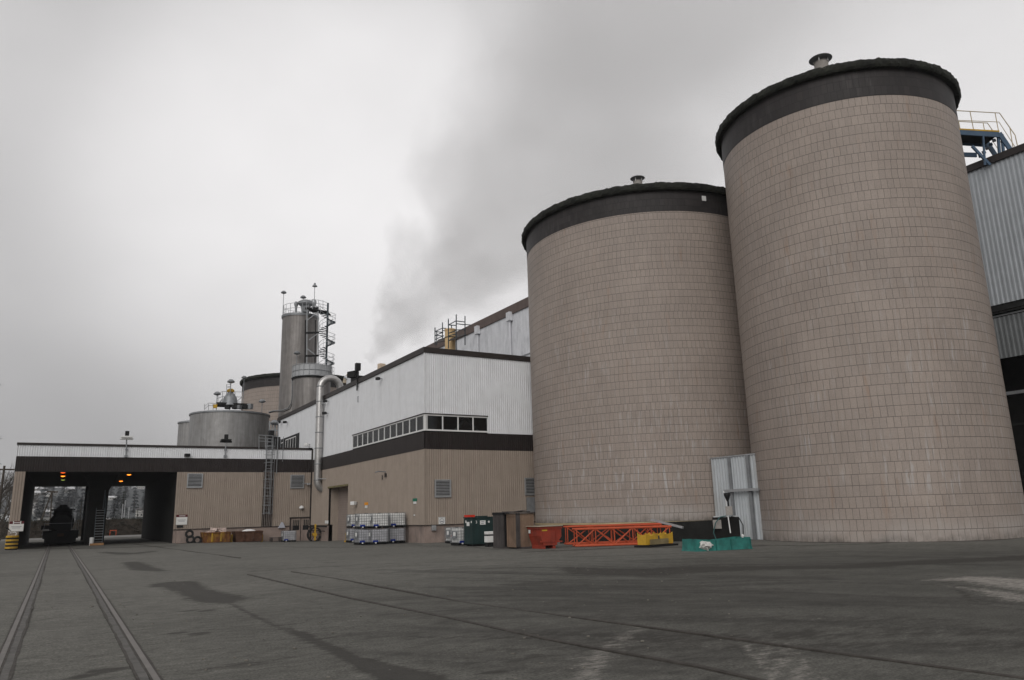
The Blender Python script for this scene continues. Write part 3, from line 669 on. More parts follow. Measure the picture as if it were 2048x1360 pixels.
def cyl_px(xl, xr, y, D):
    a, c = ray(xl, y), ray(xr, y); A, C_ = math.atan2(a.x, a.y), math.atan2(c.x, c.y); m_ = (A+C_)/2
    return D*math.sin(m_), D*math.cos(m_), D*math.sin((C_-A)/2)

# ================================================================ SILOS
def silo(loc, Rr, z0, zb, zr, label, name='tiled_silo', seed=1, roof_h=.9, ts=1.0):
    t = thing(name, (loc[0], loc[1], 0), label, 'silo')
    def shell(nm, za, zc, mat, r, par, n=128):
        me = bpy.data.meshes.new(nm); vs = []; fs = []; uvs = []
        a0 = math.atan2(-loc[1], -loc[0]) + PI       # seam on the far side
        for z in (za, zc):
            for k in range(n): a = a0+2*PI*k/n; vs.append((r*math.cos(a), r*math.sin(a), z))
        for k in range(n):
            k2 = (k+1) % n; fs.append((k, k2, n+k2, n+k)); u0, u1 = 2*PI*r*k/n, 2*PI*r*(k+1)/n
            uvs += [(u*ts, v*ts) for u, v in ((u0, za-z0), (u1, za-z0), (u1, zc-z0), (u0, zc-z0))]
        me.from_pydata(vs, [], fs); ul = me.uv_layers.new(name='UVMap')
        for i, uv in enumerate(uvs): ul.data[i].uv = uv
        for p in me.polygons: p.use_smooth = True
        me.materials.append(mat); o = bpy.data.objects.new(nm, me); COL.objects.link(o); o.parent = par; OFF[nm] = Vector((0,0,0)); return o
    shell('tiled_wall', z0, zb, M['tile'], Rr, t); shell('dark_band', zb, zr+.3, M['tiledark'], Rr+.012, t)
    b = B(); b.lathe([(Rr-.3, -.6), (Rr-.3, z0-.04), (Rr-.02, z0-.04), (Rr-.02, z0+.02)], (0,0,0), 96, False) if z0 > .3 else b.lathe([(Rr-.02, -.6), (Rr-.02, z0+.05)], (0,0,0), 96, False)
    b.build('base', M['black'] if z0 > .3 else M['concrete'], t, True, True)
    if z0 > .3:
        b = B(); b.lathe([(Rr-.05, z0-.09), (Rr+.05, z0-.09), (Rr+.05, z0), (Rr-.05, z0)], (0,0,0), 128, False); b.build('base_flashing', M['handrail'], t, True, True)
    rg = random.Random(seed); n = 420; b = B(); vs = []; rows = 9
    prof = [(Rr+.02, zr), (Rr+.26, zr-.02), (Rr+.33, zr+.08), (Rr+.35, zr+.22), (Rr+.33, zr+.36), (Rr+.24, zr+.45), (Rr+.05, zr+.48), (Rr-.4, zr+.46), (Rr-1.4, zr+.50)]
    for i, (r, z) in enumerate(prof):
        for k in range(n):
            a = 2*PI*k/n; lump = .015*math.sin(a*37+i)+.012*math.sin(a*83+2*i); j = 0 if i == 0 else .02
            rr = r + lump*(i > 1) + rg.uniform(-j, j); b.v.append((rr*math.cos(a), rr*math.sin(a), z + (rg.uniform(-j, j*1.3) if i else 0) + lump*.6*(i > 2)))
    for i in range(rows-1):
        for k in range(n): k2 = (k+1) % n; b.f.append((i*n+k, i*n+k2, (i+1)*n+k2, (i+1)*n+k))
    b.build('mossy_roof_rim', M['moss'], t, False, True)
    b = B(); b.lathe([(Rr-1.2, zr+.4), (Rr*.5, zr+.4+roof_h*.5), (.2, zr+.4+roof_h)], (0,0,0), 48); b.build('roof', M['roof'], t, True, True)
    return t
def mushroom(t, px, py, D, w, zb):
    p = onD(px, py, D); f = B(); f.lathe([(w*.30, zb), (w*.30, p.z-.24), (w*.32, p.z-.24), (w*.32, p.z-.21)], (p.x, p.y, 0), 18); o = f.build('roof_vent', M['concrete'], t, True)
    for k in range(4):
        f = B(); a = k*PI/2+.4; f.tube([(p.x+w*.30*math.cos(a), p.y+w*.30*math.sin(a), p.z-.25), (p.x+w*.31*math.cos(a), p.y+w*.31*math.sin(a), p.z+.02)], .025, 5); f.build('vent_strut', M['white_paint'], o)
    f = B(); f.lathe([(w*.46, p.z-.03), (w*.5, p.z), (w*.46, p.z+.03), (w*.25, p.z+.12), (.05, p.z+.16)], (p.x, p.y, 0), 28); f.build('vent_cap', M['grey_metal'], o, True)
S2 = (37.2, 25.05); S1 = (34.92, 39.87)
s2 = silo(S2, 6.28, .0, 21.74, 23.22, 'tall pinkish tiled silo nearest the camera with mossy black rim, standing by the yard', seed=3)
mushroom(s2, 1641, 119, 40.3, 1.2, 23.4)
s1 = silo(S1, 8.38, 1.03, 19.73, 21.10, 'wide pinkish tiled silo behind the orange lattice sections, left of the nearest silo', seed=5, ts=1.115)
mushroom(s1, 1275, 357, 45.9, .95, 21.3)
p = onD(1431, 394, 44.8); b = B(); d = Vector((S1[0]-p.x, S1[1]-p.y)).length
v_ = Vector((p.x-S1[0], p.y-S1[1])).normalized()*8.39; b.cbox((S1[0]+v_.x, S1[1]+v_.y, 20.5), .10, .28, .32, math.atan2(v_.y, v_.x)); b.build('white_plate', M['white_paint'], s1)
_x3, _y3, _r3 = cyl_px(485, 722, 760, 113)
s3 = silo((_x3, _y3), _r3, .5, onD(562, 770, 113-_r3).z, onD(600, 752, 113-_r3).z, 'distant tiled silo with dark top, behind the steel tanks and the spiral stair', seed=9)

# ================================================================ TALL PROCESS BUILDING behind, and the open plant at the right
TX = 40.0
tb = thing('process_building', (TX, 57, 0), 'tall white clad building behind the first hall, grimy with drainpipes and brown eaves', 'building')
b = B(); b.ribbed((TX, 57), (TX, 100), 17.6, 22.5, (-1,0), pitch=.3, depth=.03); b.ribbed((TX-.02, 57), (TX-.02, 100), 12.0, 17.5, (-1,0), pitch=.3, depth=.03); b.build('cladding', M['white_far'], tb)
b = B(); b.box(TX-.15, 57, 22.5, TX+.6, 100, 23.5); b.build('eaves_trim', weathered('brown_eaves', (.115,.085,.075), .6, amt=.2), tb)
b = B(); b.box(TX-.07, 57, 17.46, TX+.1, 100, 17.62); b.build('seam_flashing', M['grey_metal'], tb)
b = B(); b.box(TX+.1, 57, 0, 60, 100, 22.9); b.build('body', M['dark'], tb)
for px, py, yb_ in ((955, 660, 715), (1019, 633, 735)):
    p = at(px, py, 0, TX-.25); b = B(); b.box(p.x-.25, p.y-.35, p.z-.5, p.x+.2, p.y+.35, p.z+.45); o = b.build('rainwater_head', M['white_far'], tb)
    b = B(); b.tube([(p.x, p.y, p.z-.4), (p.x, p.y, 12)], .13, 8); b.build('downpipe', M['white_far'], o)

RX = 50.0
rb = thing('open_plant_building', (RX, 14, 0), 'grey corrugated plant building with an open dark lower storey behind the nearest silo', 'building')
z_ = lambda s: 1.75+s*RX
b = B(); b.ribbed((RX, 4), (RX, 34), z_(.2400), z_(.4235), (-1,0), pitch=.28, depth=.045); b.build('upper_cladding', M['grey_clad'], rb)
q = at(2048, 628, 0, RX+.3); b = B(); b.ribbed((RX+.35, 4), (RX+.35, 34), z_(.1728), z_(.225), (-1,0), pitch=.28, depth=.045); b.build('lower_cladding', weathered('grimy_cladding', (.17,.18,.185), .6, amt=.1, streak=.15), rb)
b = B(); b.box(RX-.18, 4, z_(.4235), RX+.4, 34, z_(.4325)); b.build('roof_trim', M['brown'], rb)
b = B(); b.box(RX+.4, 4, z_(.41), RX+14, 34, z_(.425)); b.build('roof', M['roof'], rb)
b = B(); b.box(RX+4, 4, 0, RX+4.3, 34, z_(.42)); b.build('back_wall', M['near_black'], rb)
b = B(); b.box(RX+.4, 33.7, 0, RX+4, 34, z_(.42)); b.build('end_wall', M['near_black'], rb)
b = B(); b.box(RX+.05, 4, z_(.232), RX+.25, 34, z_(.2395)); b.build('louvre_head', M['dark'], rb)
for k in range(3):
    b = B(); b.box(RX+.3, 4, z_(.226+.0045*k), RX+.42, 34, z_(.228+.0045*k)); b.build('louvre_blade', M['grey_metal'], rb)
b = B(); b.box(RX+.5, 4, 8.1, RX+.7, 34, 8.3); b.build('rail_beam', M['grey_metal'], rb)
b = B(); b.box(RX+.5, 4, 6.2, RX+.6, 34, 6.3); b.build('rail_beam', M['dark'], rb)
for y in (10, 19.2, 22.7):
    b = B(); b.box(RX+.5, y, 0, RX+.9, y+.35, z_(.18)); b.build('column', M['dark'], rb)
b = B(); b.box(RX-3.5, 16.8, 0, RX-1.5, 20.9, 4.3); tag(b.build('white_cabinet', M['white_paint'], None, bevel=.05), 'pale block just visible at the right edge behind the nearest silo', 'cabinet')

# blue access stair on its roof
FH = Vector((math.sin(YAW), math.cos(YAW), 0)); RH = Vector((math.cos(YAW), -math.sin(YAW), 0))
def dep(px, py, D, back=0): d = ray(px, py); return CAM + d*(D/d.dot(FH)) + FH*back
D_ = 45.0
pb = dep(1990, 262, D_)
st = thing('access_stair', dep(1985, 300, D_), 'blue steel access stair and landing with handrails on the plant roof beside the nearest silo', 'stair')
for bk in (0, 1.3):
    b = B(); b.beam(dep(1880, 262, D_, bk), dep(1998, 270, D_, bk), .10, .34); b.build('side_beam', M['blue'], st)
    b = B(); b.beam(dep(1998, 266, D_, bk), dep(2032, 316, D_, bk), .10, .30); b.build('stringer', M['blue'], st)
    b = B(); b.beam(dep(1880, 257, D_, bk-.03), dep(1998, 263, D_, bk-.03), .05, .10); b.build('kick_plate', M['yellow'], st)
    b = B()
    b.tube([dep(1880, 219, D_, bk), dep(1918, 221.5, D_, bk), dep(1999, 226, D_, bk), dep(2030, 270, D_, bk), dep(2036, 296, D_, bk)], .028, 6)
    b.tube([dep(1880, 239, D_, bk), dep(1998, 244, D_, bk), dep(2034, 300, D_, bk)], .022, 6)
    for x, y0, y1 in ((1940, 223, 259), (1990, 225, 262), (2019.5, 254, 298)): b.tube([dep(x, y0, D_, bk), dep(x+7, y1, D_, bk)], .025, 6)
    b.build('handrail', M['handrail'], st)
b = B(); b.tube([dep(1915, 246, D_, .9), dep(1966, 249, D_, .9), dep(1974, 261, D_, .9)], .028, 6).tube([dep(1958, 249, D_, .9), dep(1959, 261, D_, .9)], .025, 6); b.build('inner_rail', M['handrail'], st)
b = B(); q = [dep(1880, 264, D_, 0), dep(1996, 270, D_, 0), dep(1996, 270, D_, 1.3), dep(1880, 264, D_, 1.3)]
b.add(q+[v+Vector((0,0,.05)) for v in q], [(0,3,2,1),(4,5,6,7),(0,1,5,4),(1,2,6,5),(2,3,7,6),(3,0,4,7)]); b.build('landing', M['dark'], st)
b = B(); b.beam(dep(1944, 292, D_), dep(1980, 330, D_), .12, .16); b.build('brace', M['blue'], st)
b = B(); b.beam(dep(1880, 290, D_, 1.2), dep(1975, 293, D_, 1.2), .10, .3); b.build('side_beam', M['blue'], st)
for x in (2000, 2008):
    b = B(); b.beam(dep(x-2, 268, D_, .1), dep(x+2, 322, D_, .1), .14, .14); b.build('post', M['blue'], st)
b = B(); b.beam(dep(1966, 270, D_), dep(1970, 330, D_), .1, .1); b.build('post', M['blue'], st)
for k in range(5):
    t_ = k/5; b = B(); b.beam(dep(1990-t_*34, 276+t_*40, D_, .15), dep(2006-t_*34, 270+t_*40, D_, .9), .22, .04); b.build('tread', M['blue'], st)

# ================================================================ TANKS AND TOWER behind the low wing
def tank(nm, xl, xr, y, D, zt, label, mat, rim=.12):
    x, y, r = cyl_px(xl, xr, y, D); t = thing(nm, (x, y, 0), label, 'tank')
    b = B(); b.lathe([(r, 0), (r, zt)], (0,0,0), 72, False); b.build('shell', mat, t, True, True)
    b = B(); b.lathe([(r+rim, zt-.12), (r+rim, zt+.05), (r-.1, zt+.09), (.1, zt+.55)], (0,0,0), 72); b.build('roof', M['grey_metal'], t, True, True)
    return t, x, y, r
def ringrail(t, x, y, r, z, h=1.05, n=20, arc=(0, 2*PI), name='guard_rail', mat=None):
    b = B(); a0, a1 = arc; m_ = 60
    for hh in (h, h*.5): b.tube([(x+r*math.cos(a0+(a1-a0)*k/m_), y+r*math.sin(a0+(a1-a0)*k/m_), z+hh) for k in range(m_+1)], .03, 5)
    for k in range(n+1): a = a0+(a1-a0)*k/n; b.tube([(x+r*math.cos(a), y+r*math.sin(a), z), (x+r*math.cos(a), y+r*math.sin(a), z+h)], .03, 5)
    return b.build(name, mat or M['galv'], t)
def lamp(px, py, D, zb, label, kind='bell', par=None, group='area lamps on poles', s=1.0):
    """lamp head at the pixel, pole straight down to zb"""
    p = onD(px, py, D); t = thing('pole_lamp', (p.x, p.y, zb), label, 'lamp', group)
    b = B(); b.tube([(p.x, p.y, zb), (p.x, p.y, p.z)], .045*s, 6); b.build('pole', M['grey_metal'], t)
    b = B()
    if kind == 'bell': b.lathe([(.40*s, 0), (.36*s, .12*s), (.16*s, .34*s), (.15*s, .55*s), (.05*s, .6*s)], (p.x, p.y, p.z), 16)
    elif kind == 'dish': b.lathe([(.06*s, -.25*s), (.42*s, -.12*s), (.46*s, 0), (.38*s, .10*s), (.2*s, .26*s)], (p.x, p.y, p.z), 16)
    else: b.cbox((p.x, p.y, p.z), .75*s, .5*s, .18*s, .3).cbox((p.x, p.y, p.z-.14*s), .95*s, .35*s, .14*s, .3).cbox((p.x, p.y, p.z+.2*s), .26*s, .26*s, .55*s, .3)
    b.build('lamp_head', M['grey_metal'], t, kind != 'box')
    return t
big, bx_, by_, br_ = tank('wide_steel_tank', 378.5, 538, 850, 97, 14.12, 'wide grey steel tank with railings on top, rising behind the low wing roof', M['steel_tank'])
t2, *_ = tank('small_steel_tank', 356, 425, 860, 103.5, 13.9, 'plain grey steel tank partly hidden at the left of the wide tank', M['steel_tank'])
tw, tx_, ty_, tr_ = tank('steel_tower', 562, 634.5, 700, 95, 26.35, 'tall slender stained steel tower with a railed top beside the spiral stair', M['steel_tower'])
sh, sx_, sy_, sr_ = tank('short_steel_tank', 586, 661, 770, 88.5, 17.4, 'shorter steel tank with a pale railed collar in front of the tall tower', M['steel_tower'])
# walkway over the wide tank
pt = onD(450, 815, 93)
for (xa, xb, y0, y1, D) in ((434, 486, 783, 806, 94),):
    b = B(); b.beam(onD(432, 809, D), onD(500, 812, D), 1.6, .35); b.build('walkway', M['dark'], big)
    b = B()
    for yy in (783, 793, 803): b.tube([onD(436 if yy == 783 else 434, yy+4, D), onD(445, yy, D), onD(486, yy+1, D)], .035, 5)
    for x in (436, 445, 453, 470, 486): b.tube([onD(x, 784 if x > 440 else 788, D), onD(x, 812, D)], .035, 5)
    b.tube([onD(434, 810, D), onD(445, 798, D)], .06, 5).tube([onD(473, 803, D), onD(484, 794, D)], .04, 5)
    b.build('guard_rail', M['galv'], big)
    b = B()
    for x0, x1, y0_, y1_ in ((409, 434, 806, 818), (409, 434, 811, 818)): b.tube([onD(x0, y0_+7, D-1), onD(417, y0_, D-1), onD(434, y0_+1, D-1)], .035, 5)
    for x in (409, 417, 426): b.tube([onD(x, 808, D-1), onD(x, 820, D-1)], .035, 5)
    b.build('guard_rail', M['galv'], big)
p = onD(460, 806, 94); b = B(); b.lathe([(.95, 0), (.8, .5), (.75, .9), (.5, 1.3), (.32, 1.5), (.30, 1.9)], (p.x, p.y, p.z-.3), 16); o = b.build('agitator_drive', M['grey_metal'], big, True)
b = B(); b.lathe([(.42, 1.6), (.42, 1.85), (.2, 2.0)], (p.x, p.y, p.z-.3), 14); b.build('motor_cap', M['yellow'], o, True)
b = B(); b.cbox(onD(430, 816, 93), .4, .4, .4); b.build('valve_box', M['yellow'], big)
for x, w in ((455, .5), (470, .6), (480, .8), (490, .7), (500, .5)):
    q = onD(x, 818, 93); b = B(); b.cbox(q, w, .5, U(.4, .9), U(0, 1)); b.build('equipment_box', M['dark'] if x % 20 else M['grey_metal'], big)
b = B(); b.tube([onD(453.5, 812, 93.5), onD(453.5, 768.5, 93.5), onD(461, 768.5, 93.5)], .035, 5).tube([onD(461, 768, 93.5), onD(461, 800, 93.5)], .035, 5).tube([onD(455, 774, 93.5), onD(461, 774, 93.5)], .05, 5); b.build('lamp_frame', M['grey_metal'], big)
lamp(462, 763, 93.4, 13.9, 'dish lamp on the tallest pole above the wide tank', 'dish', s=.95)
lamp(434.5, 787.5, 93.2, 13.9, 'dish lamp at the left end of the tank walkway', 'dish', s=.9)
lamp(488.5, 755, 96, 13.9, 'small lamp pair beside the rim of the distant tiled silo', 'dish', s=.75)
lamp(524.5, 802.5, 95, 13.9, 'dish lamp standing alone on the right of the wide tank', 'dish', s=.9)
# tower top, frame and spiral stair
ringrail(tw, tx_, ty_, tr_-.05, 26.4, 1.25, 18)
b = B(); b.lathe([(tr_+.1, 26.1), (tr_+.1, 26.3), (tr_, 26.3)], (tx_, ty_, 0), 48, False); b.build('rim_ring', M['grey_metal'], tw, True)
for px, w, h in ((592, .5, 1.0), (611, 1.9, 1.15), (627, .7, 1.3)):
    q = onD(px, 619, 93.8); b = B(); b.lathe([(w*.25, -.4), (w*.3, h*.3), (w*.5, h*.6), (w*.5, h*.8), (w*.3, h)], q, 16); b.build('top_vessel', M['grey_metal'] if px != 627 else M['galv'], tw, True)
lamp(567.5, 585, 94, 26.4, 'small lamp on the left pole above the tower', 'dish', s=.75)
lamp(606.5, 594.5, 93.6, 26.4, 'dark lamp low over the middle of the tower', 'dish', s=.8)
lamp(629.6, 573, 94, 26.4, 'bell lamp on the tallest pole above the tower', 'bell', s=.8)
lamp(594, 706, 92.0, 17.0, 'lamp on a long pole against the tower shell', 'dish', s=.85)
fr = thing('ladder_frame', onD(625, 745, 91.8), 'dark steel ladder frame with braces clamped to the right side of the tower', 'rack')  # ladder and service frame of the tower
D = 91.6
for x in (614, 636.5):
    b = B(); b.beam(onD(x, 617, D), onD(x-.5, 730, D), .13); b.build('post', M['grey_metal'], fr)
for x in (609, 629):
    b = B(); b.beam(onD(x+2, 640, D+.6), onD(x+1, 728, D+.6), .14); b.build('post', M['dark'], fr)
for ya in (617, 666, 712):
    b = B(); b.beam(onD(610, ya, D), onD(638, ya-1, D), .16, .22); b.build('cross_beam', M['dark'], fr)
for a, c_ in (((638, 622), (615, 640)), ((638, 665), (618, 680)), ((614, 697), (633, 712))):
    b = B(); b.beam(onD(*a, D), onD(*c_, D), .10); b.build('brace', M['grey_metal'], fr)
b = B(); q0 = onD(613, 616, D); q1 = onD(655, 624, D-.5); b.add([q0, q1, q1+FH*1.8, q0+FH*1.8]+[v+Vector((0,0,.12)) for v in (q0, q1, q1+FH*1.8, q0+FH*1.8)], [(0,3,2,1),(4,5,6,7),(0,1,5,4),(1,2,6,5),(2,3,7,6),(3,0,4,7)]); b.build('bridge', M['dark'], fr)
b = B()
for yy in (602, 608, 614): b.tube([onD(613, yy-2, D-.2), onD(637, yy-1 if yy > 602 else 600, D-.2), onD(654, yy+3, D-.6)], .03, 5)
for x in (613, 625, 637, 646): b.tube([onD(x, 600, D-.3), onD(x, 618, D-.3)], .03, 5)
b.build('guard_rail', M['galv'], fr)
pp = onD(655, 640, 89.5); ztop = onD(654.5, 606, 89.5).z; zs0, zs1 = 17.3, onD(655, 625, 89.5).z
ss = thing('spiral_stair', (pp.x, pp.y, zs0), 'dark steel spiral stair with looping handrail, right of the tall tower', 'stair')
b = B(); b.tube([(pp.x, pp.y, 16.5), (pp.x, pp.y, ztop)], .12, 10); b.build('centre_pole', M['stairsteel'], ss, True)
nt_ = 52; turns = 3.35
tm = None
for k in range(nt_):
    a = 2*PI*turns*k/nt_ + .6; z = zs0 + (zs1-zs0)*k/nt_
    if tm is None:
        b = B(); b.add([(.1,-.05,0),(.95,-.17,0),(.95,.17,0),(.1,.05,0),(.1,-.05,.05),(.95,-.17,.05),(.95,.17,.05),(.1,.05,.05)], [(0,3,2,1),(4,5,6,7),(0,1,5,4),(1,2,6,5),(2,3,7,6),(3,0,4,7)])
        o = b.build('tread', M['stairsteel'], ss, local=True); tm = o
    else: o = tm.copy(); COL.objects.link(o); o.parent = ss
    o.location = (0, 0, z-zs0); o.rotation_euler = (0, 0, a)
b = B()
for h in (1.0, .55): b.tube([(.95*math.cos(2*PI*turns*k/120+.6)+pp.x, .95*math.sin(2*PI*turns*k/120+.6)+pp.y, zs0+(zs1-zs0)*k/120+h) for k in range(121)], .028, 5)
for k in range(0, nt_, 3): a = 2*PI*turns*k/nt_+.6; z = zs0+(zs1-zs0)*k/nt_; b.tube([(pp.x+.95*math.cos(a), pp.y+.95*math.sin(a), z), (pp.x+.95*math.cos(a), pp.y+.95*math.sin(a), z+1)], .018, 4)
b.build('handrail', M['galv'], ss)
# collar of the short tank
b = B(); b.lathe([(sr_+.10, 17.5), (sr_+.10, 18.75)], (sx_, sy_, 0), 48, False); b.build('collar_screen', weathered('pale_mesh_screen', (.40,.41,.42), .6, .2, amt=.08), sh, True)
ringrail(sh, sx_, sy_, sr_+.16, 17.45, 1.35, 22)
b = B(); b.lathe([(sr_+.16, 17.25), (sr_+.22, 17.4), (sr_+.1, 17.45)], (sx_, sy_, 0), 48, False); b.build('rim_ring', M['dark'], sh, True)
b = B()
for yy in (735, 743, 750): b.tube([onD(660, yy-3, 87.6), onD(668, yy, 87.6)], .025, 5)
for x in (661, 668): b.tube([onD(x, 734, 87.6), onD(x, 752, 87.6)], .025, 5)
b.build('side_landing_rail', M['galv'], sh)
# loop pipe from the tank to the tower
b = B(); b.tube([onD(538, 824, 93), onD(548, 821.5, 92), onD(565, 820.5, 91), onD(577, 816, 90), onD(583, 806, 89.5), onD(584.5, 790, 89), onD(584.5, 760, 89), onD(584.5, 748, 89)], .07, 6); tag(b.build('curved_pipe', M['grey_metal'], None, True), 'thin grey pipe curving from the wide tank up to the tower', 'pipe')
b = B(); b.tube([onD(538, 826, 93), onD(548, 823.5, 92), onD(567, 823.5, 91), onD(580, 818, 90), onD(585.5, 806, 89.5)], .05, 6); tag(b.build('curved_pipe', M['dark'], None, True), 'dark lower pipe curving beside the grey one right of the wide tank', 'pipe')
# little service tower right of the wide tank
sv = thing('service_platform', gd(548, 1050, 8.2) if False else onD(548, 880, 78), 'cluster of dark steel service platform and ladders at the right edge of the wide tank', 'platform')
D = 78.0
for x in (539, 544.5, 551, 556):
    b = B(); b.beam(onD(x, 842 if x < 550 else 850, D), onD(x, 905, D), .12); b.build('post', M['grey_metal'], sv)
for y in (848, 860, 872, 880):
    b = B(); b.beam(onD(537, y, D), onD(557, y+1, D), .10, .12); b.build('cross_beam', M['grey_metal'] if y < 875 else M['galv'], sv)
b = B(); b.beam(onD(544, 873, D), onD(549, 855, D), .08).beam(onD(549, 855, D), onD(552, 866, D), .08); b.build('brace', M['galv'], sv)
b = B(); b.cbox(onD(547, 897, D), 1.2, .8, .95); b.build('pump_box', M['grey_metal'], sv)
b = B(); b.cbox(onD(553, 897, D-1), .5, .6, 1.1).cbox(onD(541, 890, D-.5), .5, .5, 1.4); b.build('dark_cabinet', M['black'], sv)
lamp(549, 845, 77.6, 8.3, 'flat pale lamp over the service platform', 'dish', s=.9)

# ================================================================ STEEL DUCT on the hall wall
dx = XB-.42; q = at(638.5, 850, 0, dx); dy = q.y
zt_ = at(636, 778, 0, dx).z; zb_ = at(638, 963, 0, dx).z
du = thing('exhaust_duct', (dx, dy, zb_), 'thick shiny steel exhaust duct climbing the white wall and bending over the roof', 'duct')
rad = .33
path = [(dx+.62, dy, zb_-.72), (dx+.22, dy, zb_-.50), (dx+.05, dy, zb_-.22), (dx, dy, zb_+.1), (dx, dy, zt_)]
for k in range(1, 8): a = PI*k/8*1.0; path.append((dx+.95-.95*math.cos(a), dy, zt_+.95*math.sin(a)))
path.append((dx+1.95, dy, zt_-.25))
b = B(); b.tube(path, rad, 18); b.build('pipe', M['duct'], du, True)
z = zb_+.1
while z < zt_+.1:
    b = B(); b.lathe([(rad+.005, 0), (rad+.035, .02), (rad+.035, .07), (rad+.005, .09)], (dx, dy, z), 18, False); b.build('joint_band', M['grey_metal'], du, True); z += 1.42
b = B(); b.box(dx, dy-.5, zb_+.2, XB, dy-.42, zb_+.28).box(dx, dy-.5, 11.9, XB, dy-.4, 12.0); b.beam((dx-.1, dy-.38, zb_+.24), (XB, dy-1.3, zb_+.2), .05); b.build('wall_bracket', M['galv'], du)

# ================================================================ things fixed to the walls
def wallflood(px, py, X, label, s=1.0, white=False):
    p = at(px, py, 0, X-.3); t = thing('wall_floodlight', p, label, 'lamp', 'floodlights on the hall wall')
    b = B(); b.box(p.x, p.y-.03, p.z-.03, X+.02, p.y+.03, p.z+.03); b.build('arm', M['grey_metal'], t)
    b = B(); b.cbox((p.x-.05, p.y, p.z-.17*s), .34*s, .45*s, .3*s, .5); b.build('lamp_head', M['white_paint'] if white else M['black'], t, bevel=.03); return t
wallflood(757, 757, XB, 'black floodlight high on the white wall nearest the roof edge', .7); wallflood(651.5, 802, XB, 'upper black floodlight just right of the duct', .7)
wallflood(650, 826, XB, 'lower black floodlight just right of the duct', .8); wallflood(570.5, 844, XB, 'black floodlight at the far top corner of the white wall', .8)
wallflood(558.5, 844, XB, 'dark floodlight at the far end of the white wall, leftmost of all', .8)
wallflood(614, 889, XB, 'pale curved floodlight just above the low wing roof', .9, True)
wallflood(708, 1006, XB, 'pale floodlight beside the roller door', .9, True)
q = at(770, 944, 0, XB-.1); t = thing('pipe_bracket', q, 'metal bracket with a short arm on the tan wall above the white tanks', 'bracket')
b = B(); b.tube([(XB, q.y, q.z), (XB-.6, q.y, q.z+.05), (XB-.65, q.y+.5, q.z)], .04, 6); b.build('arm', M['grey_metal'], t)
b = B(); b.box(XB-.12, q.y-.2, q.z-.35, XB, q.y+.05, q.z-.1).box(XB-.06, q.y+.6, q.z-.5, XB, q.y+.75, q.z-.2); b.build('plate', M['trim'], t)
def plate(px0, py0, px1, py1, ax, c, nm, lab, cat, parts):
    """flat sign on a wall; parts = list of (part name, u0,v0,u1,v1, material) in 0..1 from the top left"""
    a = at(px0, py0, ax, c); d = at(px1, py1, ax, c); t = thing(nm, (a+d)/2, lab, cat)
    base = None
    for i, (pn, u0, v0, u1, v1, mt) in enumerate(parts):
        o = .03+.006*i; b = B(); z0_, z1_ = a.z+(d.z-a.z)*v1, a.z+(d.z-a.z)*v0
        if ax == 1: b.box(a.x+(d.x-a.x)*u0, c-o, z0_, a.x+(d.x-a.x)*u1, c+.01, z1_)
        else: b.box(c-o, a.y+(d.y-a.y)*u0, z0_, c+.01, a.y+(d.y-a.y)*u1, z1_)
        b.build(pn, M[mt], t)
    return t
plate(729.5, 1005, 736, 1016, 0, XB-.03, 'warning_sign', 'small orange sign with a white tab above the white tanks', 'sign', [('orange_panel', 0,0,1,.48,'signorange'), ('white_tab', .2,.5,.8,1,'cream_label')])
plate(826, 997, 834, 1007.5, 0, XB-.03, 'safety_sign', 'small green sign with a white tab near the hall corner', 'sign', [('green_panel', 0,0,1,.55,'signgreen'), ('white_tab', .2,.57,.9,1,'cream_label')])
plate(828, 1029, 830, 1031.5, 0, XB-.03, 'white_tag', 'tiny white tag on the tan wall below the green sign', 'tag', [('plate', 0,0,1,1,'cream_label')])
t = plate(877, 1034, 890, 1048, 1, YC-.035, 'no_smoking_sign', 'square white sign with a faint round symbol on the tan wall under the vent', 'sign', [('board', 0,0,1,1,'cream_label')])
c0 = (at(877,1034,1,YC-.06)+at(890,1048,1,YC-.06))/2
b = B(); b.tube([(c0.x+.15*math.cos(k*PI/8), YC-.075, c0.z-.03+.15*math.sin(k*PI/8)) for k in range(17)], .012, 5, False).box(c0.x-.1, YC-.085, c0.z-.07, c0.x+.1, YC-.07, c0.z-.03).box(c0.x-.2, YC-.08, c0.z+.2, c0.x+.2, YC-.07, c0.z+.22); b.build('round_symbol', M['textgrey'], t)
p = at(862.5, 1051, 1, YC+.02); q = at(871, 1061, 1, YC+.02); b = B(); b.box(p.x, YC-.12, q.z, q.x, YC+.07, p.z); tag(b.build('meter_box', M['galv'], bevel=.01), 'pale grey electrical box on the plinth below the white square sign', 'box')
plate(650.5, 1041, 656.5, 1047, 0, XB-.03, 'fire_point_sign', 'small white sign beside the roller door near the spoked wheel', 'sign', [('board', 0,0,1,1,'cream_label')])
q = at(617, 968, 1, YF-.3); t = thing('wall_lamp', q, 'small pale lamp on an arm near the inner corner of the wing', 'lamp')
b = B(); b.tube([(q.x-.5, YF-.04, q.z+.05), (q.x, YF-.3, q.z+.05)], .03, 6); b.build('arm', M['grey_metal'], t); b = B(); b.cbox((q.x, q.y, q.z-.1), .3, .25, .18); b.build('lamp_head', M['galv'], t, bevel=.02)
q = at(603, 1016, 1, YF-.2); t = thing('door_lamp', q, 'white lamp above the double door of the wing', 'lamp')
b = B(); b.lathe([(.05,.22),(.2,.1),(.22,-.02),(.1,-.12)], q, 14); b.build('shade', M['white_paint'], t, True); b = B(); b.box(q.x-.03, q.y, q.z+.05, q.x+.03, YF-.02, q.z+.12); b.build('arm', M['grey_metal'], t)
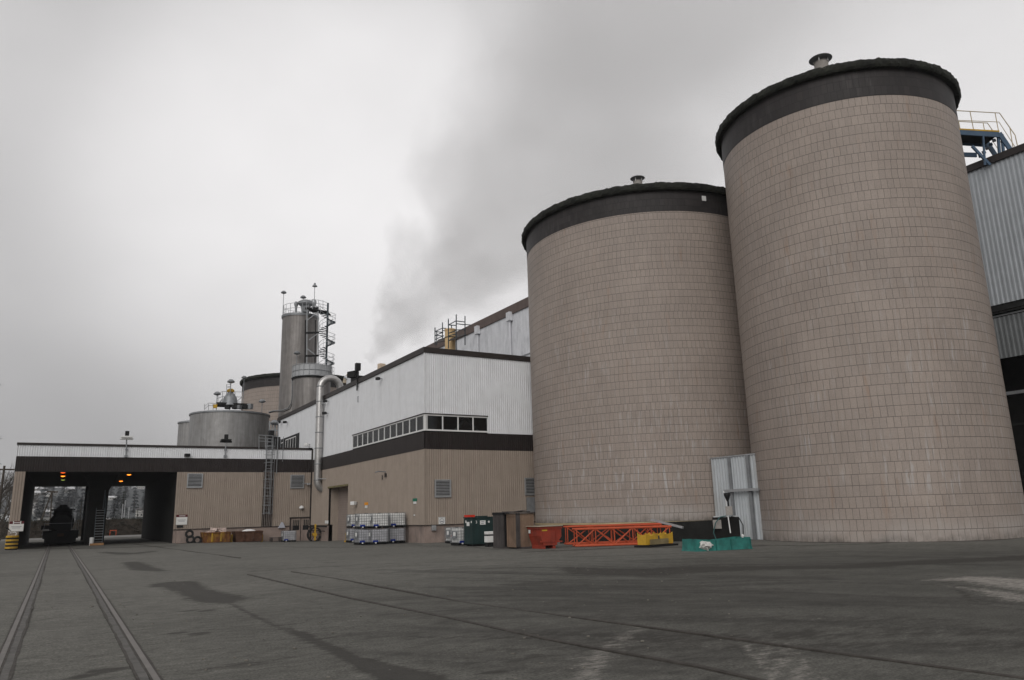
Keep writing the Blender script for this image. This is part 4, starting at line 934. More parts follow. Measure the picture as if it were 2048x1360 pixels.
q = at(374.5, 910.5, 1, YF-.2); b = B(); b.cbox((q.x, q.y, q.z-.12), .42, .35, .26, .2); tag(b.build('fascia_camera', M['black'], bevel=.03), 'black floodlight box on the white fascia of the wing', 'lamp')
for px, top, lab in ((253.5, 876, 'flat twin lamp on a pole rising above the drive-through fascia'), (452, 882, 'flat twin lamp on a pole in front of the wide steel tank')):
    p0 = at(px-1.5, 912, 1, YF-.16); p1 = onD(px, top, math.hypot(p0.x, p0.y)-.05)
    t = thing('roof_lamp', (p0.x, p0.y, p0.z), lab, 'lamp', 'twin lamps on the wing fascia')
    b = B(); b.tube([p0, p1], .05, 6); b.build('pole', M['grey_metal'], t)
    b = B(); b.box(p0.x-.12, YF-.2, p0.z-.1, p0.x+.12, YF-.05, p0.z+.08).box(p0.x-.1, YF-.2, p0.z+.5, p0.x+.1, YF-.05, p0.z+.6); b.build('bracket', M['grey_metal'], t)
    b = B(); b.cbox(p1, .85, .6, .16).cbox(p1+Vector((0,0,-.14)), 1.0, .3, .14); b.build('lamp_head', M['dark'] if px > 400 else M['white_paint'], t, bevel=.03)
    b = B(); b.cbox(p1+Vector((0,0,.16)), .3, .3, .42); b.build('sensor', M['dark'], t, bevel=.02)
# pole with floodlight on the hall roof edge
p0 = at(714, 781, 0, XB-.16); p1 = at(715.5, 741, 0, XB-.16)
t = thing('roof_floodlight', p0, 'dark pole with a box and side floodlight clamped to the white wall at roof edge', 'lamp')
b = B(); b.tube([p0, p1], .06, 6); b.build('pole', M['black'], t); b = B(); b.cbox(p1, .4, .35, .6); b.build('box', M['black'], t)
b = B(); q = at(706, 749, 0, XB-.16); b.cbox(q-Vector((0,0,.25)), .5, .9, .5, .4); b.tube([q, p1], .04, 5); b.build('floodlight', M['dark'], t)
b = B(); q = at(716.5, 797, 0, XB); b.box(XB-.06, q.y-.12, q.z-.3, XB, q.y+.05, q.z+.2); q = at(717, 770, 0, XB); b.box(XB-.16, q.y-.15, q.z-.12, XB, q.y+.1, q.z+.12); b.build('clip', M['galv'], t)
# ladder with cage on the wing
lx0, lx1 = 15.85, 16.35; zl0, zl1 = 2.15, 8.9
t = thing('caged_ladder', ((lx0+lx1)/2, YF, zl0), 'grey steel ladder with a safety cage up the tan wall of the wing', 'ladder')
b = B()
for x in (lx0, lx1): b.beam((x, YF-.2, zl0), (x, YF-.2, zl1), .05)
z = zl0+.2
while z < zl1: b.tube([(lx0, YF-.2, z), (lx1, YF-.2, z)], .02, 5); z += .3
b.build('ladder_rungs', M['grey_metal'], t)
b = B()
z = zl0+.1; cx_ = (lx0+lx1)/2
while z < zl1+.1: b.tube([(cx_+.46*math.cos(a), YF-.22-.62*abs(math.sin(a)), z) for a in [PI*k/10 for k in range(11)]], .02, 4); z += .75
for k in (2, 5, 8): a = PI*k/10; b.tube([(cx_+.46*math.cos(a), YF-.22-.62*math.sin(a), zl0+.1), (cx_+.46*math.cos(a), YF-.22-.62*math.sin(a), zl1)], .018, 4)
b.build('safety_cage', M['grey_metal'], t)
b = B(); b.tube([(16.8, YF-.2, 5.8), (16.8, YF-.2, 9.2)], .04, 6).tube([(17.3, YF-.2, 6.9), (17.3, YF-.2, 9.2)], .025, 6); b.build('conduit', M['grey_metal'], t)
b = B()
for z in (8.9, 9.4, 9.9): b.tube([onD(517, 882 - (z-8.9)*12, 72), onD(547, 884-(z-8.9)*12, 72)], .03, 5)
for x in (518, 531, 546): b.tube([onD(x, 898, 72), onD(x, 872, 72)], .03, 5)
b.build('top_rail', M['grey_metal'], t)
# dark stain strip under the ladder is real dirt on the cladding
b = B(); b.ribbed((lx0-.15, YF-.035), (lx1+.3, YF-.035), ZP, WB-.02, (0,-1), pitch=.17, depth=.03, t=.0); b.build('stained_cladding', weathered('stained_tan', (.16,.135,.12), .7, amt=.15, streak=.2), wing)

# cream stack with scaffold on the hall roof, and the other roof gear
c0 = onD(900.5, 697, 60); stx, sty = c0.x, c0.y; ztp = onD(900, 656.5, 59.6).z; sr = 10.5/FPX*60*1.03
t = thing('cream_stack', (stx, sty, ZT-.3), 'cream painted round stack on the hall roof inside the scaffold', 'chimney')
b = B(); b.lathe([(sr, ZT-.3), (sr, ztp-.15), (sr*1.08, ztp-.12), (sr*1.08, ztp)], (stx, sty, 0), 28); b.build('shaft', M['tan_stack'], t, True)
b = B(); b.lathe([(sr+.01, 0), (sr+.04, .02), (sr+.04, .06), (sr+.01, .08)], (stx, sty, ztp-.75), 28, False); b.build('band', M['dark'], t, True)
t = thing('scaffold', (stx, sty, ZT-.3), 'tube scaffold with a plank deck standing around the cream stack', 'scaffold')
std = [(870, 655, 690, 61.5), (873.5, 662, 690, 63), (885, 645, 682, 62.8), (896.8, 638, 697, 58.6), (912.5, 629, 700, 58.4), (930, 632, 690, 60.0), (903, 650, 668, 62.5)]
for (x, y0, y1, D) in std:
    b = B(); b.tube([onD(x, y0, D), onD(x, y1, D)], .05, 6); b.build('standard', M['stairsteel'], t)
b = B()
for (a, c_) in (((870, 663, 61.5), (885, 656, 62.8)), ((870, 671, 61.5), (885, 665, 62.8)), ((870, 679, 61.5), (886, 672, 62.8)), ((885, 656, 62.8), (892, 657, 62.5)), ((885, 661, 62.8), (891, 662, 62.5)), ((897, 650, 58.6), (912.5, 641.5, 58.4)),
                ((912.5, 642, 58.4), (930, 644, 60)), ((912.5, 647.5, 58.4), (930, 649.5, 60)), ((897, 650, 58.6), (913, 651, 58.4)), ((930, 649, 60), (942, 650, 62)), ((896, 667, 58.6), (913, 661, 58.4)), ((896, 672, 58.6), (912, 668, 58.4)), ((912, 660, 58.4), (931, 659, 60)), ((870, 663, 61.5), (886, 665, 62.8)), ((871, 671, 61.5), (888, 672, 61))):
    b.tube([onD(*a), onD(*c_)], .042, 5)
b.build('ledger_tubes', M['stairsteel'], t)
b = B(); q0, q1, q2, q3 = onD(897, 682.5, 58.4), onD(912.5, 678, 58.2), onD(933, 670, 61.0), onD(912, 672, 61.5)
b.add([q0, q1, q2, q3]+[v+Vector((0,0,.08)) for v in (q0, q1, q2, q3)], [(0,3,2,1),(4,5,6,7),(0,1,5,4),(1,2,6,5),(2,3,7,6),(3,0,4,7)]); b.build('plank_deck', M['darkwood'], t)
b = B(); q0, q1, q2, q3 = onD(874, 686, 60.5), onD(890, 683, 60), onD(891, 676, 62), onD(876, 681, 63)
b.add([q0, q1, q2, q3]+[v+Vector((0,0,.08)) for v in (q0, q1, q2, q3)], [(0,3,2,1),(4,5,6,7),(0,1,5,4),(1,2,6,5),(2,3,7,6),(3,0,4,7)]); b.build('plank_deck', M['darkwood'], t)
q = onD(763, 735, 70); b = B(); b.cbox((q.x, q.y, 12.3), .6, .5, q.z-12.3+.35, .2); tag(b.build('cream_roof_box', weathered('cream_box', (.62,.50,.38), .6), bevel=.03), 'square cream vent box peeping over the hall roof edge', 'vent')
t = thing('roof_fan', onD(700, 765, 80), 'pale elbow duct and fan unit over the far end of the hall roof', 'fan')
b = B(); b.tube([onD(694, 768, 80), onD(697, 757, 80), onD(702, 752, 80), onD(706, 753, 80)], [.5,.5,.45,.35], 12); b.build('elbow', M['palewood'], t, True)
b = B(); b.tube([onD(689, 752.5, 79), onD(694, 756, 79), onD(708, 757, 79), onD(724, 755.5, 79)], .18, 8); b.build('pipe', M['white_far'], t, True)
b = B(); b.cbox(onD(706, 765, 79)-Vector((0,0,.5)), 1.1, .8, 1.0, .2); b.build('fan_box', M['white_far'], t); b = B(); b.cbox(onD(721, 759, 78)-Vector((0,0,.4)), 1.6, 1.2, .7, .1); b.build('housing', M['dark'], t)

# ================================================================ YARD: totes
def make_tote(label, group, body='poly', loc=(0,0,0), red=False):
    t = thing('bulk_tote', (0,0,0), label, 'liquid tote', group)
    w, d, h = 1.10, .95, .97
    b = B()
    for x in (-w/2+.08, 0, w/2-.08): b.box(x-.07, -d/2+.02, 0, x+.07, d/2-.02, .09)
    b.box(-w/2, -d/2, .09, w/2, d/2, .13); b.build('pallet', M['black'], t, local=True)
    b = B(); b.box(-w/2+.035, -d/2+.035, .135, w/2-.035, d/2-.035, h-.05); b.build('plastic_tank', M[body], t, local=True, bevel=.06)
    b = B(); b.lathe([(.11, h-.06), (.11, h+.0)], (.05, 0, 0), 12); b.build('filler_cap', M['black'], t, local=True)
    b = B(); r = .0085
    for i in range(8):
        x = -w/2+w*i/7
        for y in (-d/2, d/2): b.beam((x, y, .12), (x, y, h-.02), r*2)
    for i in range(1, 6):
        y = -d/2+d*i/6
        for x in (-w/2, w/2): b.beam((x, y, .12), (x, y, h-.02), r*2)
    for k in range(6):
        z = .16+(h-.18)*k/5
        for y in (-d/2-.01, d/2+.01): b.beam((-w/2, y, z), (w/2, y, z), r*2)
        for x in (-w/2-.01, w/2+.01): b.beam((x, -d/2, z), (x, d/2, z), r*2)
    b.build('wire_cage', M['grey_metal'], t, local=True)
    b = B(); b.box(-w/2-.03, -d*.28, .38, -w/2-.02, d*.30, .78); lb = b.build('label_board', M['grey_metal'], t, local=True)
    b = B(); b.box(-w/2-.037, -d*.18, .52, -w/2-.031, d*.10, .74); b.build('label', M['cream_label'], lb, local=True)
    b = B(); b.box(-w/2+.05, -d/2-.05, .14, -w/2+.38, -d/2-.015, .26); b.build('valve_guard', M['bluecap'], t, local=True)
    b = B(); b.tube([(-w/2+.22, -d/2-.02, .10), (-w/2+.22, -d/2-.10, .10)], .045, 8); b.build('valve', M['cream_label'], t, local=True)
    if red:
        b = B(); b.box(-w/2-.02, -d/2-.05, .40, w/2-.2, -d/2-.03, .48); b.build('red_strap', M['redbright'], t, local=True)
    t.location = loc; return t
GT = 'white caged totes stacked by the tan wall'
W_, D__, H_ = 1.10, .95, .985
cA, cB, cC, cD = gp(699.5, 1085.5), gp(729, 1087.5), gp(744.5, 1089.5), gp(779.5, 1087)
cB.y = cC.y+.55; cB.x = cC.x-.72
names = {'A': 'leftmost tote, next to the roller door', 'B': 'tote half hidden behind the front one', 'C': 'front tote nearest the yard', 'D': 'rightmost tote, nearest the hall corner'}
proto = None
for k, c in (('A', cA), ('B', cB), ('C', cC), ('D', cD)):
    for lev in (0, 1):
        lab = ('upper ' if lev else 'lower ')+'caged '+names[k]+', in the stack by the tan wall'
        pos = (c.x+W_/2+(.04*lev), c.y+D__/2+U(-.03,.03), gz(c.x, c.y)+.01+lev*H_)
        t = make_tote(lab, GT, 'poly' if lev else 'poly2', pos); t.rotation_euler.z = U(-.04, .04)
b = B(); b.box(cC.x-.6, cC.y-.12, gz(cC.x,cC.y)-.02, cD.x+.9, cC.y+1.0, gz(cC.x,cC.y)+.015); tag(b.build('drip_mat', M['black']), 'flat black mat under the front totes of the white stack', 'mat')
b = B(); q = gp(692, 1084); b.beam((q.x, q.y, q.z), (q.x, q.y, q.z+.65), .09); b.beam((q.x-.05, q.y-.05, q.z), (q.x+.1, q.y+.1, q.z+.05), .2); tag(b.build('yellow_post', M['yellow']), 'short yellow post at the left foot of the white tote stack', 'post')
q = gp(903, 1087.5); make_tote('caged tote with a red strap standing alone near the hall corner', 'totes beside the green bin', 'poly', (q.x+.55, q.y+.48, .01), True)
q = gp(918, 1091.5); make_tote('caged tote squeezed against the left of the green bin', 'totes beside the green bin', 'poly', (q.x+.55, q.y+.6, .01)).rotation_euler.z = .06
q = gp(577, 1081); t = make_tote('single grey caged tote in front of the double door of the wing', 'totes beside the green bin', 'poly2', (q.x, q.y, gz(q.x, q.y))); del t['group']

# ---------------------------------------------------------------- bins, crates, skip
def corner_box(pl_, pc, pr, py):
    """near corner under pixel pc; left face reaches back to pixel pl_, right face runs to pixel pr"""
    c = gp(pc, py); x1 = at(pr, py, 1, c.y).x; y1 = at(pl_, py, 0, c.x).y; return c, x1, y1
def ztop(c, px, py): return onD(px, py, math.hypot(c.x, c.y)).z
c, x1, y1 = corner_box(928, 944.5, 990, 1093); zt1 = ztop(c, 944.5, 1036)
t = thing('green_bin', c, 'tall dark green steel bin with white stickers beside the caged totes', 'bin')
b = B(); b.box(c.x, c.y, .10, x1, y1, zt1); b.build('body', M['green'], t, bevel=.03)
b = B(); b.box(c.x+.1, c.y+.1, 0, x1-.1, c.y+.25, .1).box(c.x+.1, y1-.25, 0, x1-.1, y1-.1, .1); b.build('skids', M['black'], t)
b = B(); b.box(c.x-.03, c.y-.03, zt1, x1+.03, y1+.03, zt1+.05).box(c.x+.5, c.y+.2, zt1+.05, c.x+1.1, y1-.2, zt1+.10); b.build('lid', M['green'], t)
b = B(); b.box(c.x-.02, c.y+.1, zt1+.05, c.x+.25, y1-.1, zt1+.17); b.build('red_edge', M['redbright'], t)
def stick(px0, py0, px1, py1, ax, v, par, nm='sticker', mt='cream_label'):
    a, d = at(px0, py0, ax, v), at(px1, py1, ax, v); b = B()
    if ax == 1: b.box(a.x, v-.012, d.z, d.x, v+.002, a.z)
    else: b.box(v-.012, a.y, d.z, v+.002, d.y, a.z)
    return b.build(nm, M[mt], par)
stick(933.5, 1044, 939, 1052, 0, c.x, t); stick(931, 1041, 933, 1046, 0, c.x, t); stick(942, 1042, 943.5, 1046, 0, c.x, t)
s_ = stick(960, 1041, 971, 1049, 1, c.y, t); b = B(); a = at(962, 1043, 1, c.y); b.box(a.x, c.y-.018, a.z-.03, a.x+.2, c.y-.013, a.z).box(a.x, c.y-.018, a.z-.12, a.x+.17, c.y-.013, a.z-.09); b.build('printed_line', M['textgrey'], s_)
a = at(977.5, 1043.5, 1, c.y); b = B(); b.tube([(a.x, c.y-.015, a.z), (a.x, c.y, a.z)], .055, 14); b.build('round_sticker', M['cream_label'], t)
cu = bpy.data.curves.new('bin_number', 'FONT'); cu.body = '3'; cu.size = .22; cu.extrude = .004; cu.materials.append(M['cream_label'])
a = at(951, 1047, 1, c.y-.006); o = bpy.data.objects.new('number', cu); COL.objects.link(o); dg = bpy.context.evaluated_depsgraph_get()
mm = bpy.data.meshes.new_from_object(o.evaluated_get(dg)); bpy.data.objects.remove(o); o = bpy.data.objects.new('bin_number', mm); COL.objects.link(o); o.parent = t; o.location = a-Vector(c); o.rotation_euler = (PI/2, 0, 0)
c2 = gp(975, 1094); b = B(); x2 = at(989, 1090, 1, c2.y).x
zz = lambda py: ztop(c2, 980, py)
t = thing('white_drawer_unit', c2, 'two white plastic boxes one above the other, leaning before the green bin', 'box')
b = B(); b.box(c2.x, c2.y, zz(1085), x2+.1, c2.y+.35, zz(1072)); b.build('lower_box', M['poly'], t, bevel=.02)
b = B(); b.box(c2.x, c2.y, zz(1069), x2+.1, c2.y+.35, zz(1063)); b.build('upper_box', M['poly'], t, bevel=.02)
b = B(); b.box(c2.x+.03, c2.y+.02, 0, x2+.1, c2.y+.33, zz(1085)); b.build('base', M['black'], t)
b = B(); b.box(c2.x+.02, c2.y+.02, zz(1072), x2+.1, c2.y+.33, zz(1069)); b.build('spacer', M['black'], t)
c, x1, y1 = corner_box(987, 1008, 1014.5, 1097.5); zt1 = ztop(c, 1008, 1024.5)
t = thing('dark_crate', c, 'tall dark grey weathered crate between the green bin and the plywood crate', 'crate')
b = B(); n = 9
for k in range(n): y0 = c.y+(y1-c.y)*k/n; b.box(c.x-.0-U(0,.012), y0+.006, .1, c.x+.05, y0+(y1-c.y)/n-.004, zt1-.12)
b.build('side_boards', M['darkwood'], t)
b = B(); b.box(c.x+.05, c.y, .1, x1+.15, y1, zt1-.1); b.build('body', M['black'], t)
b = B(); b.box(c.x-.03, c.y-.03, zt1-.12, x1+.15, y1+.02, zt1); b.build('lid', M['black'], t)
b = B(); b.box(c.x-.02, c.y-.02, .0, x1+.15, y1, .10); b.build('skid', M['darkwood'], t)
c, x1, y1 = corner_box(1014.5, 1036, 1070, 1098.5); zt1 = ztop(c, 1036, 1025.5)
t = thing('plywood_crate', c, 'tall brown plywood crate with a grey corner batten, left of the red skip', 'crate')
b = B(); b.box(c.x+.03, c.y+.03, .1, x1, y1, zt1-.05); b.build('panels', M['wood'], t)
b = B(); b.box(c.x, c.y, .05, c.x+.16, c.y+.16, zt1-.04); b.build('corner_batten', M['darkwood'], t)
b = B(); b.box(c.x, y1-.1, .05, c.x+.1, y1+.01, zt1-.04).box(c.x, c.y+.16, zt1-.18, c.x+.029, y1-.1, zt1-.05).box(c.x, c.y+.16, .08, c.x+.029, y1-.1, .2); b.build('side_batten', M['wood'], t)
b = B(); b.box(c.x-.06, c.y-.06, zt1-.04, x1+.06, y1+.06, zt1); b.build('lid', M['darkwood'], t)
b = B(); b.box(c.x, c.y, 0, x1, c.y+.12, .1).box(c.x, y1-.12, 0, x1, y1, .1); b.build('skids', M['darkwood'], t)
b = B(); b.beam((c.x-.3, y1-.1, zt1+.05), (x1+.1, c.y+.5, zt1+.04), .10, .06); b.beam((c.x-.1, y1-.5, zt1+.02), (c.x+.9, y1-.3, zt1+.12), .3, .02); tag(b.build('loose_batten', M['darkwood']), 'grey battens lying on top of the plywood crate', 'board')
c, x1, y1 = corner_box(1058, 1081.5, 1124, 1098.5); zt1 = ztop(c, 1081, 1054)
t = thing('red_skip', c, 'small battered orange red steel skip with sloping end under a pale board', 'skip')
T_ = Matrix.Translation((0, c.y, 0)) @ Matrix.Rotation(PI/2, 4, 'X')
hh = zt1
b = B(); wk = x1-c.x
prof_ = [(c.x+.18, .16), (x1-.35, .16), (x1, .55), (x1, hh), (c.x, hh), (c.x+.02, .62)]
vs = [(x, y, z) for y in (c.y, y1) for x, z in prof_]; n = len(prof_)
b.add(vs, [tuple(range(n)), tuple(reversed(range(n, 2*n)))] + [(i, i+n, (i+1)%n+n, (i+1)%n) for i in range(n) if i != 3])
b.build('hopper', M['red'], t)
b = B(); b.box(c.x-.04, c.y-.04, hh-.10, x1+.04, c.y, hh+.01).box(c.x-.04, y1, hh-.1, x1+.04, y1+.04, hh+.01).box(c.x-.04, c.y, hh-.1, c.x, y1, hh+.01).box(x1, c.y, hh-.1, x1+.04, y1, hh+.01); b.build('rim', M['red'], t)
for x in (c.x+.15, c.x+(x1-c.x)*.60):
    b = B(); b.box(x, c.y+.05, 0, x+.16, y1-.05, .17); b.build('foot', M['red'], t)
b = B(); b.beam((c.x-.02, c.y-.015, .35), (x1+.02, c.y-.015, .32), .03, .07).beam((c.x+.9, c.y-.02, .16), (c.x+.9, c.y-.02, hh-.1), .06, .03); b.build('stiffener', M['red'], t)
b = B(); b.box(c.x+.1, c.y-.012, hh-.2, c.x+.4, c.y-.003, hh-.13); b.build('sticker', M['yellow'], t)
b = B(); b.box(c.x-.052, y1-.25, hh-.3, c.x-.041, y1-.08, hh-.14); b.build('white_tag', M['cream_label'], t)
b = B(); b.box(c.x-.12, c.y-.1, hh+.012, x1+.05, y1+.12, hh+.05); tag(b.build('pale_board', M['palewood']), 'pale board laid flat across the top of the red skip', 'board')

# ---------------------------------------------------------------- added black wall standing in for the dark void under the silo
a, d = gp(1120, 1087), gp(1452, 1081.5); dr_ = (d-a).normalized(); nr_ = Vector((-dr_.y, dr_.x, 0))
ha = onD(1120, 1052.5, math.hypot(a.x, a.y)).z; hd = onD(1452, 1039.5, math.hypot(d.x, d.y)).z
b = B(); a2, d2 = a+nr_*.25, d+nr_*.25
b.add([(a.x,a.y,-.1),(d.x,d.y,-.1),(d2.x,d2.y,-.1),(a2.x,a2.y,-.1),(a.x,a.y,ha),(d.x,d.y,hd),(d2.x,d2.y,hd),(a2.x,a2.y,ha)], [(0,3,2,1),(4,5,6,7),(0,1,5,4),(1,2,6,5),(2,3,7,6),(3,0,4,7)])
tag(b.build('void_stand_in', weathered('void_black', (.014,.014,.013), .9, amt=.4)), 'added low black wall standing in for the dark void under the wide silo', 'wall')

# ---------------------------------------------------------------- orange lattice boom sections
def boom(A, Bq, wv, h, label, bays=5, r=.055, z0=0.0, tilt=0):
    A = Vector(A); Bq = Vector(Bq); d = (Bq-A); n = Vector((-d.y, d.x, 0)).normalized()*wv
    t = thing('lattice_section', A, label, 'crane section', 'orange lattice boom sections')
    up = Vector((0,0,h))
    for o, z in ((Vector((0,0,0)), 0), (n, 0), (Vector((0,0,0)), h), (n, h)):
        b = B(); p = A+o+Vector((0,0,z0+z)); q = Bq+o+Vector((0,0,z0+z+tilt)); b.tube([p, p.lerp(q, .15), q], [r*.75, r, r], 8); b.build('chord', M['orange'], t, True)
    for k in range(bays+1):
        b = B(); f = .02+.96*k/bays
        for o in (Vector((0,0,0)), n):
            p = A.lerp(Bq, f)+o+Vector((0,0,z0+tilt*f)); b.tube([p, p+up], r*.5, 6)
        p = A.lerp(Bq, f)+Vector((0,0,z0+tilt*f)); b.tube([p, p+n], r*.5, 6).tube([p+up, p+n+up], r*.5, 6)
        b.build('cross_frame', M['orange'], t, True)
    b = B()
    for k in range(bays):
        f0, f1 = .02+.96*k/bays, .02+.96*(k+1)/bays
        for o in (Vector((0,0,0)), n):
            p = A.lerp(Bq, f0)+o+Vector((0,0,z0+tilt*f0)); q = A.lerp(Bq, f1)+o+Vector((0,0,z0+tilt*f1))
            if (k+(o.length > 0)) % 2 == 0: b.tube([p, q+up], r*.62, 6)
            else: b.tube([p+up, q], r*.62, 6)
        p = A.lerp(Bq, f0)+Vector((0,0,z0)); q = A.lerp(Bq, f1)+Vector((0,0,z0)); b.tube([p+up, q+n+up], r*.5, 6)
    b.build('lacing', M['orange'], t, True); return t
A = gp(1150.5, 1094.5); Bq = gp(1345, 1088); A.z = Bq.z = .06
boom(A, Bq, .62, .80, 'front orange lattice boom section lying on the yard before the black stand-in wall', 5)
n_ = Vector((-(Bq-A).y, (Bq-A).x, 0)).normalized(); A2 = A+n_*.85+Vector((-.35,-0.0,0)); B2 = Bq+n_*.85+Vector((-.25,0,0)); A2.z = B2.z = .14
boom(A2, B2, .5, .84, 'rear orange lattice boom section tucked against the black stand-in wall', 4)
D = math.hypot(Bq.x, Bq.y)+.9
b = B(); b.beam(onD(1303, 1039.5, D), onD(1366, 1055, D-.8), .17, .10); tag(b.build('grey_beam', M['galv']), 'grey metal beam lying aslant over the right end of the lattice sections', 'beam')
# yellow tubs on a dark skid
c = gp(1293, 1095.5); t = thing('yellow_tub', c, 'pair of torn yellow tubs with a grey plank, standing on a black skid', 'tub')
dv_ = (gp(1347, 1091)-c); ln = dv_.length; rz_ = math.atan2(dv_.y, dv_.x); Rm = Matrix.Rotation(rz_, 3, 'Z')
def L2(x, y, z): return Rm @ Vector((x, y, z)) + Vector((c.x, c.y, 0))
zt_ = onD(1293, 1066, math.hypot(c.x, c.y)).z
for x0 in (0.0, ln*.56):
    w = ln*.44; b = B(); n = 14; o = len(b.v)
    base = [(x0, 0), (x0+w, 0), (x0+w, .5), (x0, .5)]
    ring = []
    for e in range(4):
        (ax_, ay_), (bx__, by__) = base[e], base[(e+1)%4]
        for k in range(n): f = k/n; ring.append((ax_+(bx__-ax_)*f, ay_+(by__-ay_)*f))
    m_ = len(ring)
    for x, y in ring: b.v.append(tuple(L2(x, y, .12)))
    for i, (x, y) in enumerate(ring): sag = .10*math.sin(PI*((i % n)/n)); b.v.append(tuple(L2(x, y, zt_-.02-sag+U(-.03,.05))))
    cx0 = x0+w/2
    for x, y in ring: b.v.append(tuple(L2(cx0+(x-cx0)*.9, .25+(y-.25)*.86, zt_-.18)))
    for i in range(m_):
        j = (i+1) % m_; b.f += [(i, j, m_+j, m_+i), (m_+i, m_+j, 2*m_+j, 2*m_+i)]
    b.f.append(tuple(2*m_+i for i in range(m_))); b.build('tub', M['yellow'], t)
b = B(); b.add([L2(ln*.42, .1, .12), L2(ln*.58, .1, .12), L2(ln*.58, .4, .12), L2(ln*.42, .4, .12), L2(ln*.42, .1, zt_-.2), L2(ln*.58, .1, zt_-.15), L2(ln*.58, .4, zt_-.15), L2(ln*.42, .4, zt_-.2)], [(0,3,2,1),(4,5,6,7),(0,1,5,4),(1,2,6,5),(2,3,7,6),(3,0,4,7)]); b.build('middle_block', M['darkwood'], t)
b = B(); b.beam(L2(.12*ln, -.05, .24), L2(.78*ln, -.05, .24), .05, .24); b.build('plank', weathered('dull_plank', (.20,.16,.085), .85, amt=.2), t)
b = B(); b.beam(L2(-.02, .25, .05), L2(ln*1.05, .25, .05), .9, .09); b.build('skid', M['black'], t)

# ---------------------------------------------------------------- teal netted box
m, nt, bs, L = newmat('teal_net'); v = mapped(nt, (1,1,1)); cc_ = rgb(nt, (.025, .19, .165)); L(vscale(nt, cc_, ramp_mul(nt, noise(nt, v, 3, 4), .6, 1.3)), bs.inputs['Base Color'])
bs.inputs['Alpha'].default_value = .86; bs.inputs['Roughness'].default_value = .6; M['net'] = m
a, d = gp(1392, 1103.5), gp(1504, 1097.5); t = thing('netted_box', a, 'low teal plastic netted box with a white bag inside, in front of the black stand-in wall', 'box')
dv_ = d-a; ln = dv_.length; Rm2 = Matrix.Rotation(math.atan2(dv_.y, dv_.x), 3, 'Z')
def L3(x, y, z): return Rm2 @ Vector((x, y, z)) + Vector((a.x, a.y, 0))
hN = onD(1400, 1079, math.hypot(a.x, a.y)).z; w2 = .95
n = 16
for (p0, p1) in (((0,0),(1,0)), ((1,0),(1,1)), ((1,1),(0,1)), ((0,1),(0,0))):
    b = B(); o = 0
    for k in range(n+1):
        f = k/n; x, y = p0[0]+(p1[0]-p0[0])*f, p0[1]+(p1[1]-p0[1])*f; X_, Y_ = x*ln, y*w2
        cx_, cy_ = ln/2, w2/2; ox, oy = (X_-cx_)*.0, 0
        top = hN - (.07*math.sin(PI*f)**2 if p0[1] == p1[1] else 0)+U(-.008,.008); zlist = ((0, 1.03), (.06, 1.01), (top*.5, .99), (top, .985))
        for z, s__ in zlist: b.v.append(tuple(L3(cx_+(X_-cx_)*s__, cy_+(Y_-cy_)*s__, z)))
        for z, s__ in zlist: b.v.append(tuple(L3(cx_+(X_-cx_)*(s__-.012), cy_+(Y_-cy_)*(s__-.02), z)))
    for k in range(n):
        for j in (0,1,2,4,5,6): i0 = k*8+j; b.f.append((i0, i0+8, i0+9, i0+1))
        b.f.append((k*8+3, k*8+11, k*8+15, k*8+7))
    b.build('net_wall', M['net'], t)
b = B(); b.v = [tuple(L3(x, y, .02)) for x, y in ((0,0),(ln,0),(ln,w2),(0,w2))]+[tuple(L3(x, y, .035)) for x, y in ((0,0),(ln,0),(ln,w2),(0,w2))]; b.f = [(0,3,2,1),(4,5,6,7),(0,1,5,4),(1,2,6,5),(2,3,7,6),(3,0,4,7)]; b.build('floor', M['teal'], t)
b = B()
for f in (.36, .63, .98): b.beam(L3(ln*f, -.01, .0), L3(ln*f, -.01, hN-.06), .035, .05)
b.build('stiffener', M['teal'], t)
def lump(name, cen, rx, ry, rz_, mat, label, cat, seed=1, jag=.35):
    rg = random.Random(seed); b = B(); n, r_ = 16, 9
    for i in range(r_):
        ph = PI*i/(r_-1)
        for k in range(n):
            th = 2*PI*k/n; s__ = 1+rg.uniform(-jag, jag)*(0 < i < r_-1); b.v.append((cen[0]+rx*math.sin(ph)*math.cos(th)*s__, cen[1]+ry*math.sin(ph)*math.sin(th)*s__, max(cen[2]+rz_*math.cos(ph)*s__, .01)))
    for i in range(r_-1):
        for k in range(n): b.f.append((i*n+k, i*n+(k+1)%n, (i+1)*n+(k+1)%n, (i+1)*n+k))
    o = b.build(name, mat, None, False); return tag(o, label, cat)
q = L3(ln*.17, -.0, .22); lump('white_bag', (q.x, q.y, .22), .33, .16, .17, weathered('crumpled_plastic', (.55,.54,.52), .5, amt=.2, scale=8), 'crumpled white plastic bag at the left end of the teal netted box', 'bag', 4)
q = L3(ln*.93, w2*.3, hN+.05); b = B(); b.lathe([(.03,-.1),(.06,.02),(.03,.07)], q, 10); tag(b.build('white_valve', M['white_paint'], None, True), 'little white valve on the right end of the teal netted box', 'valve')

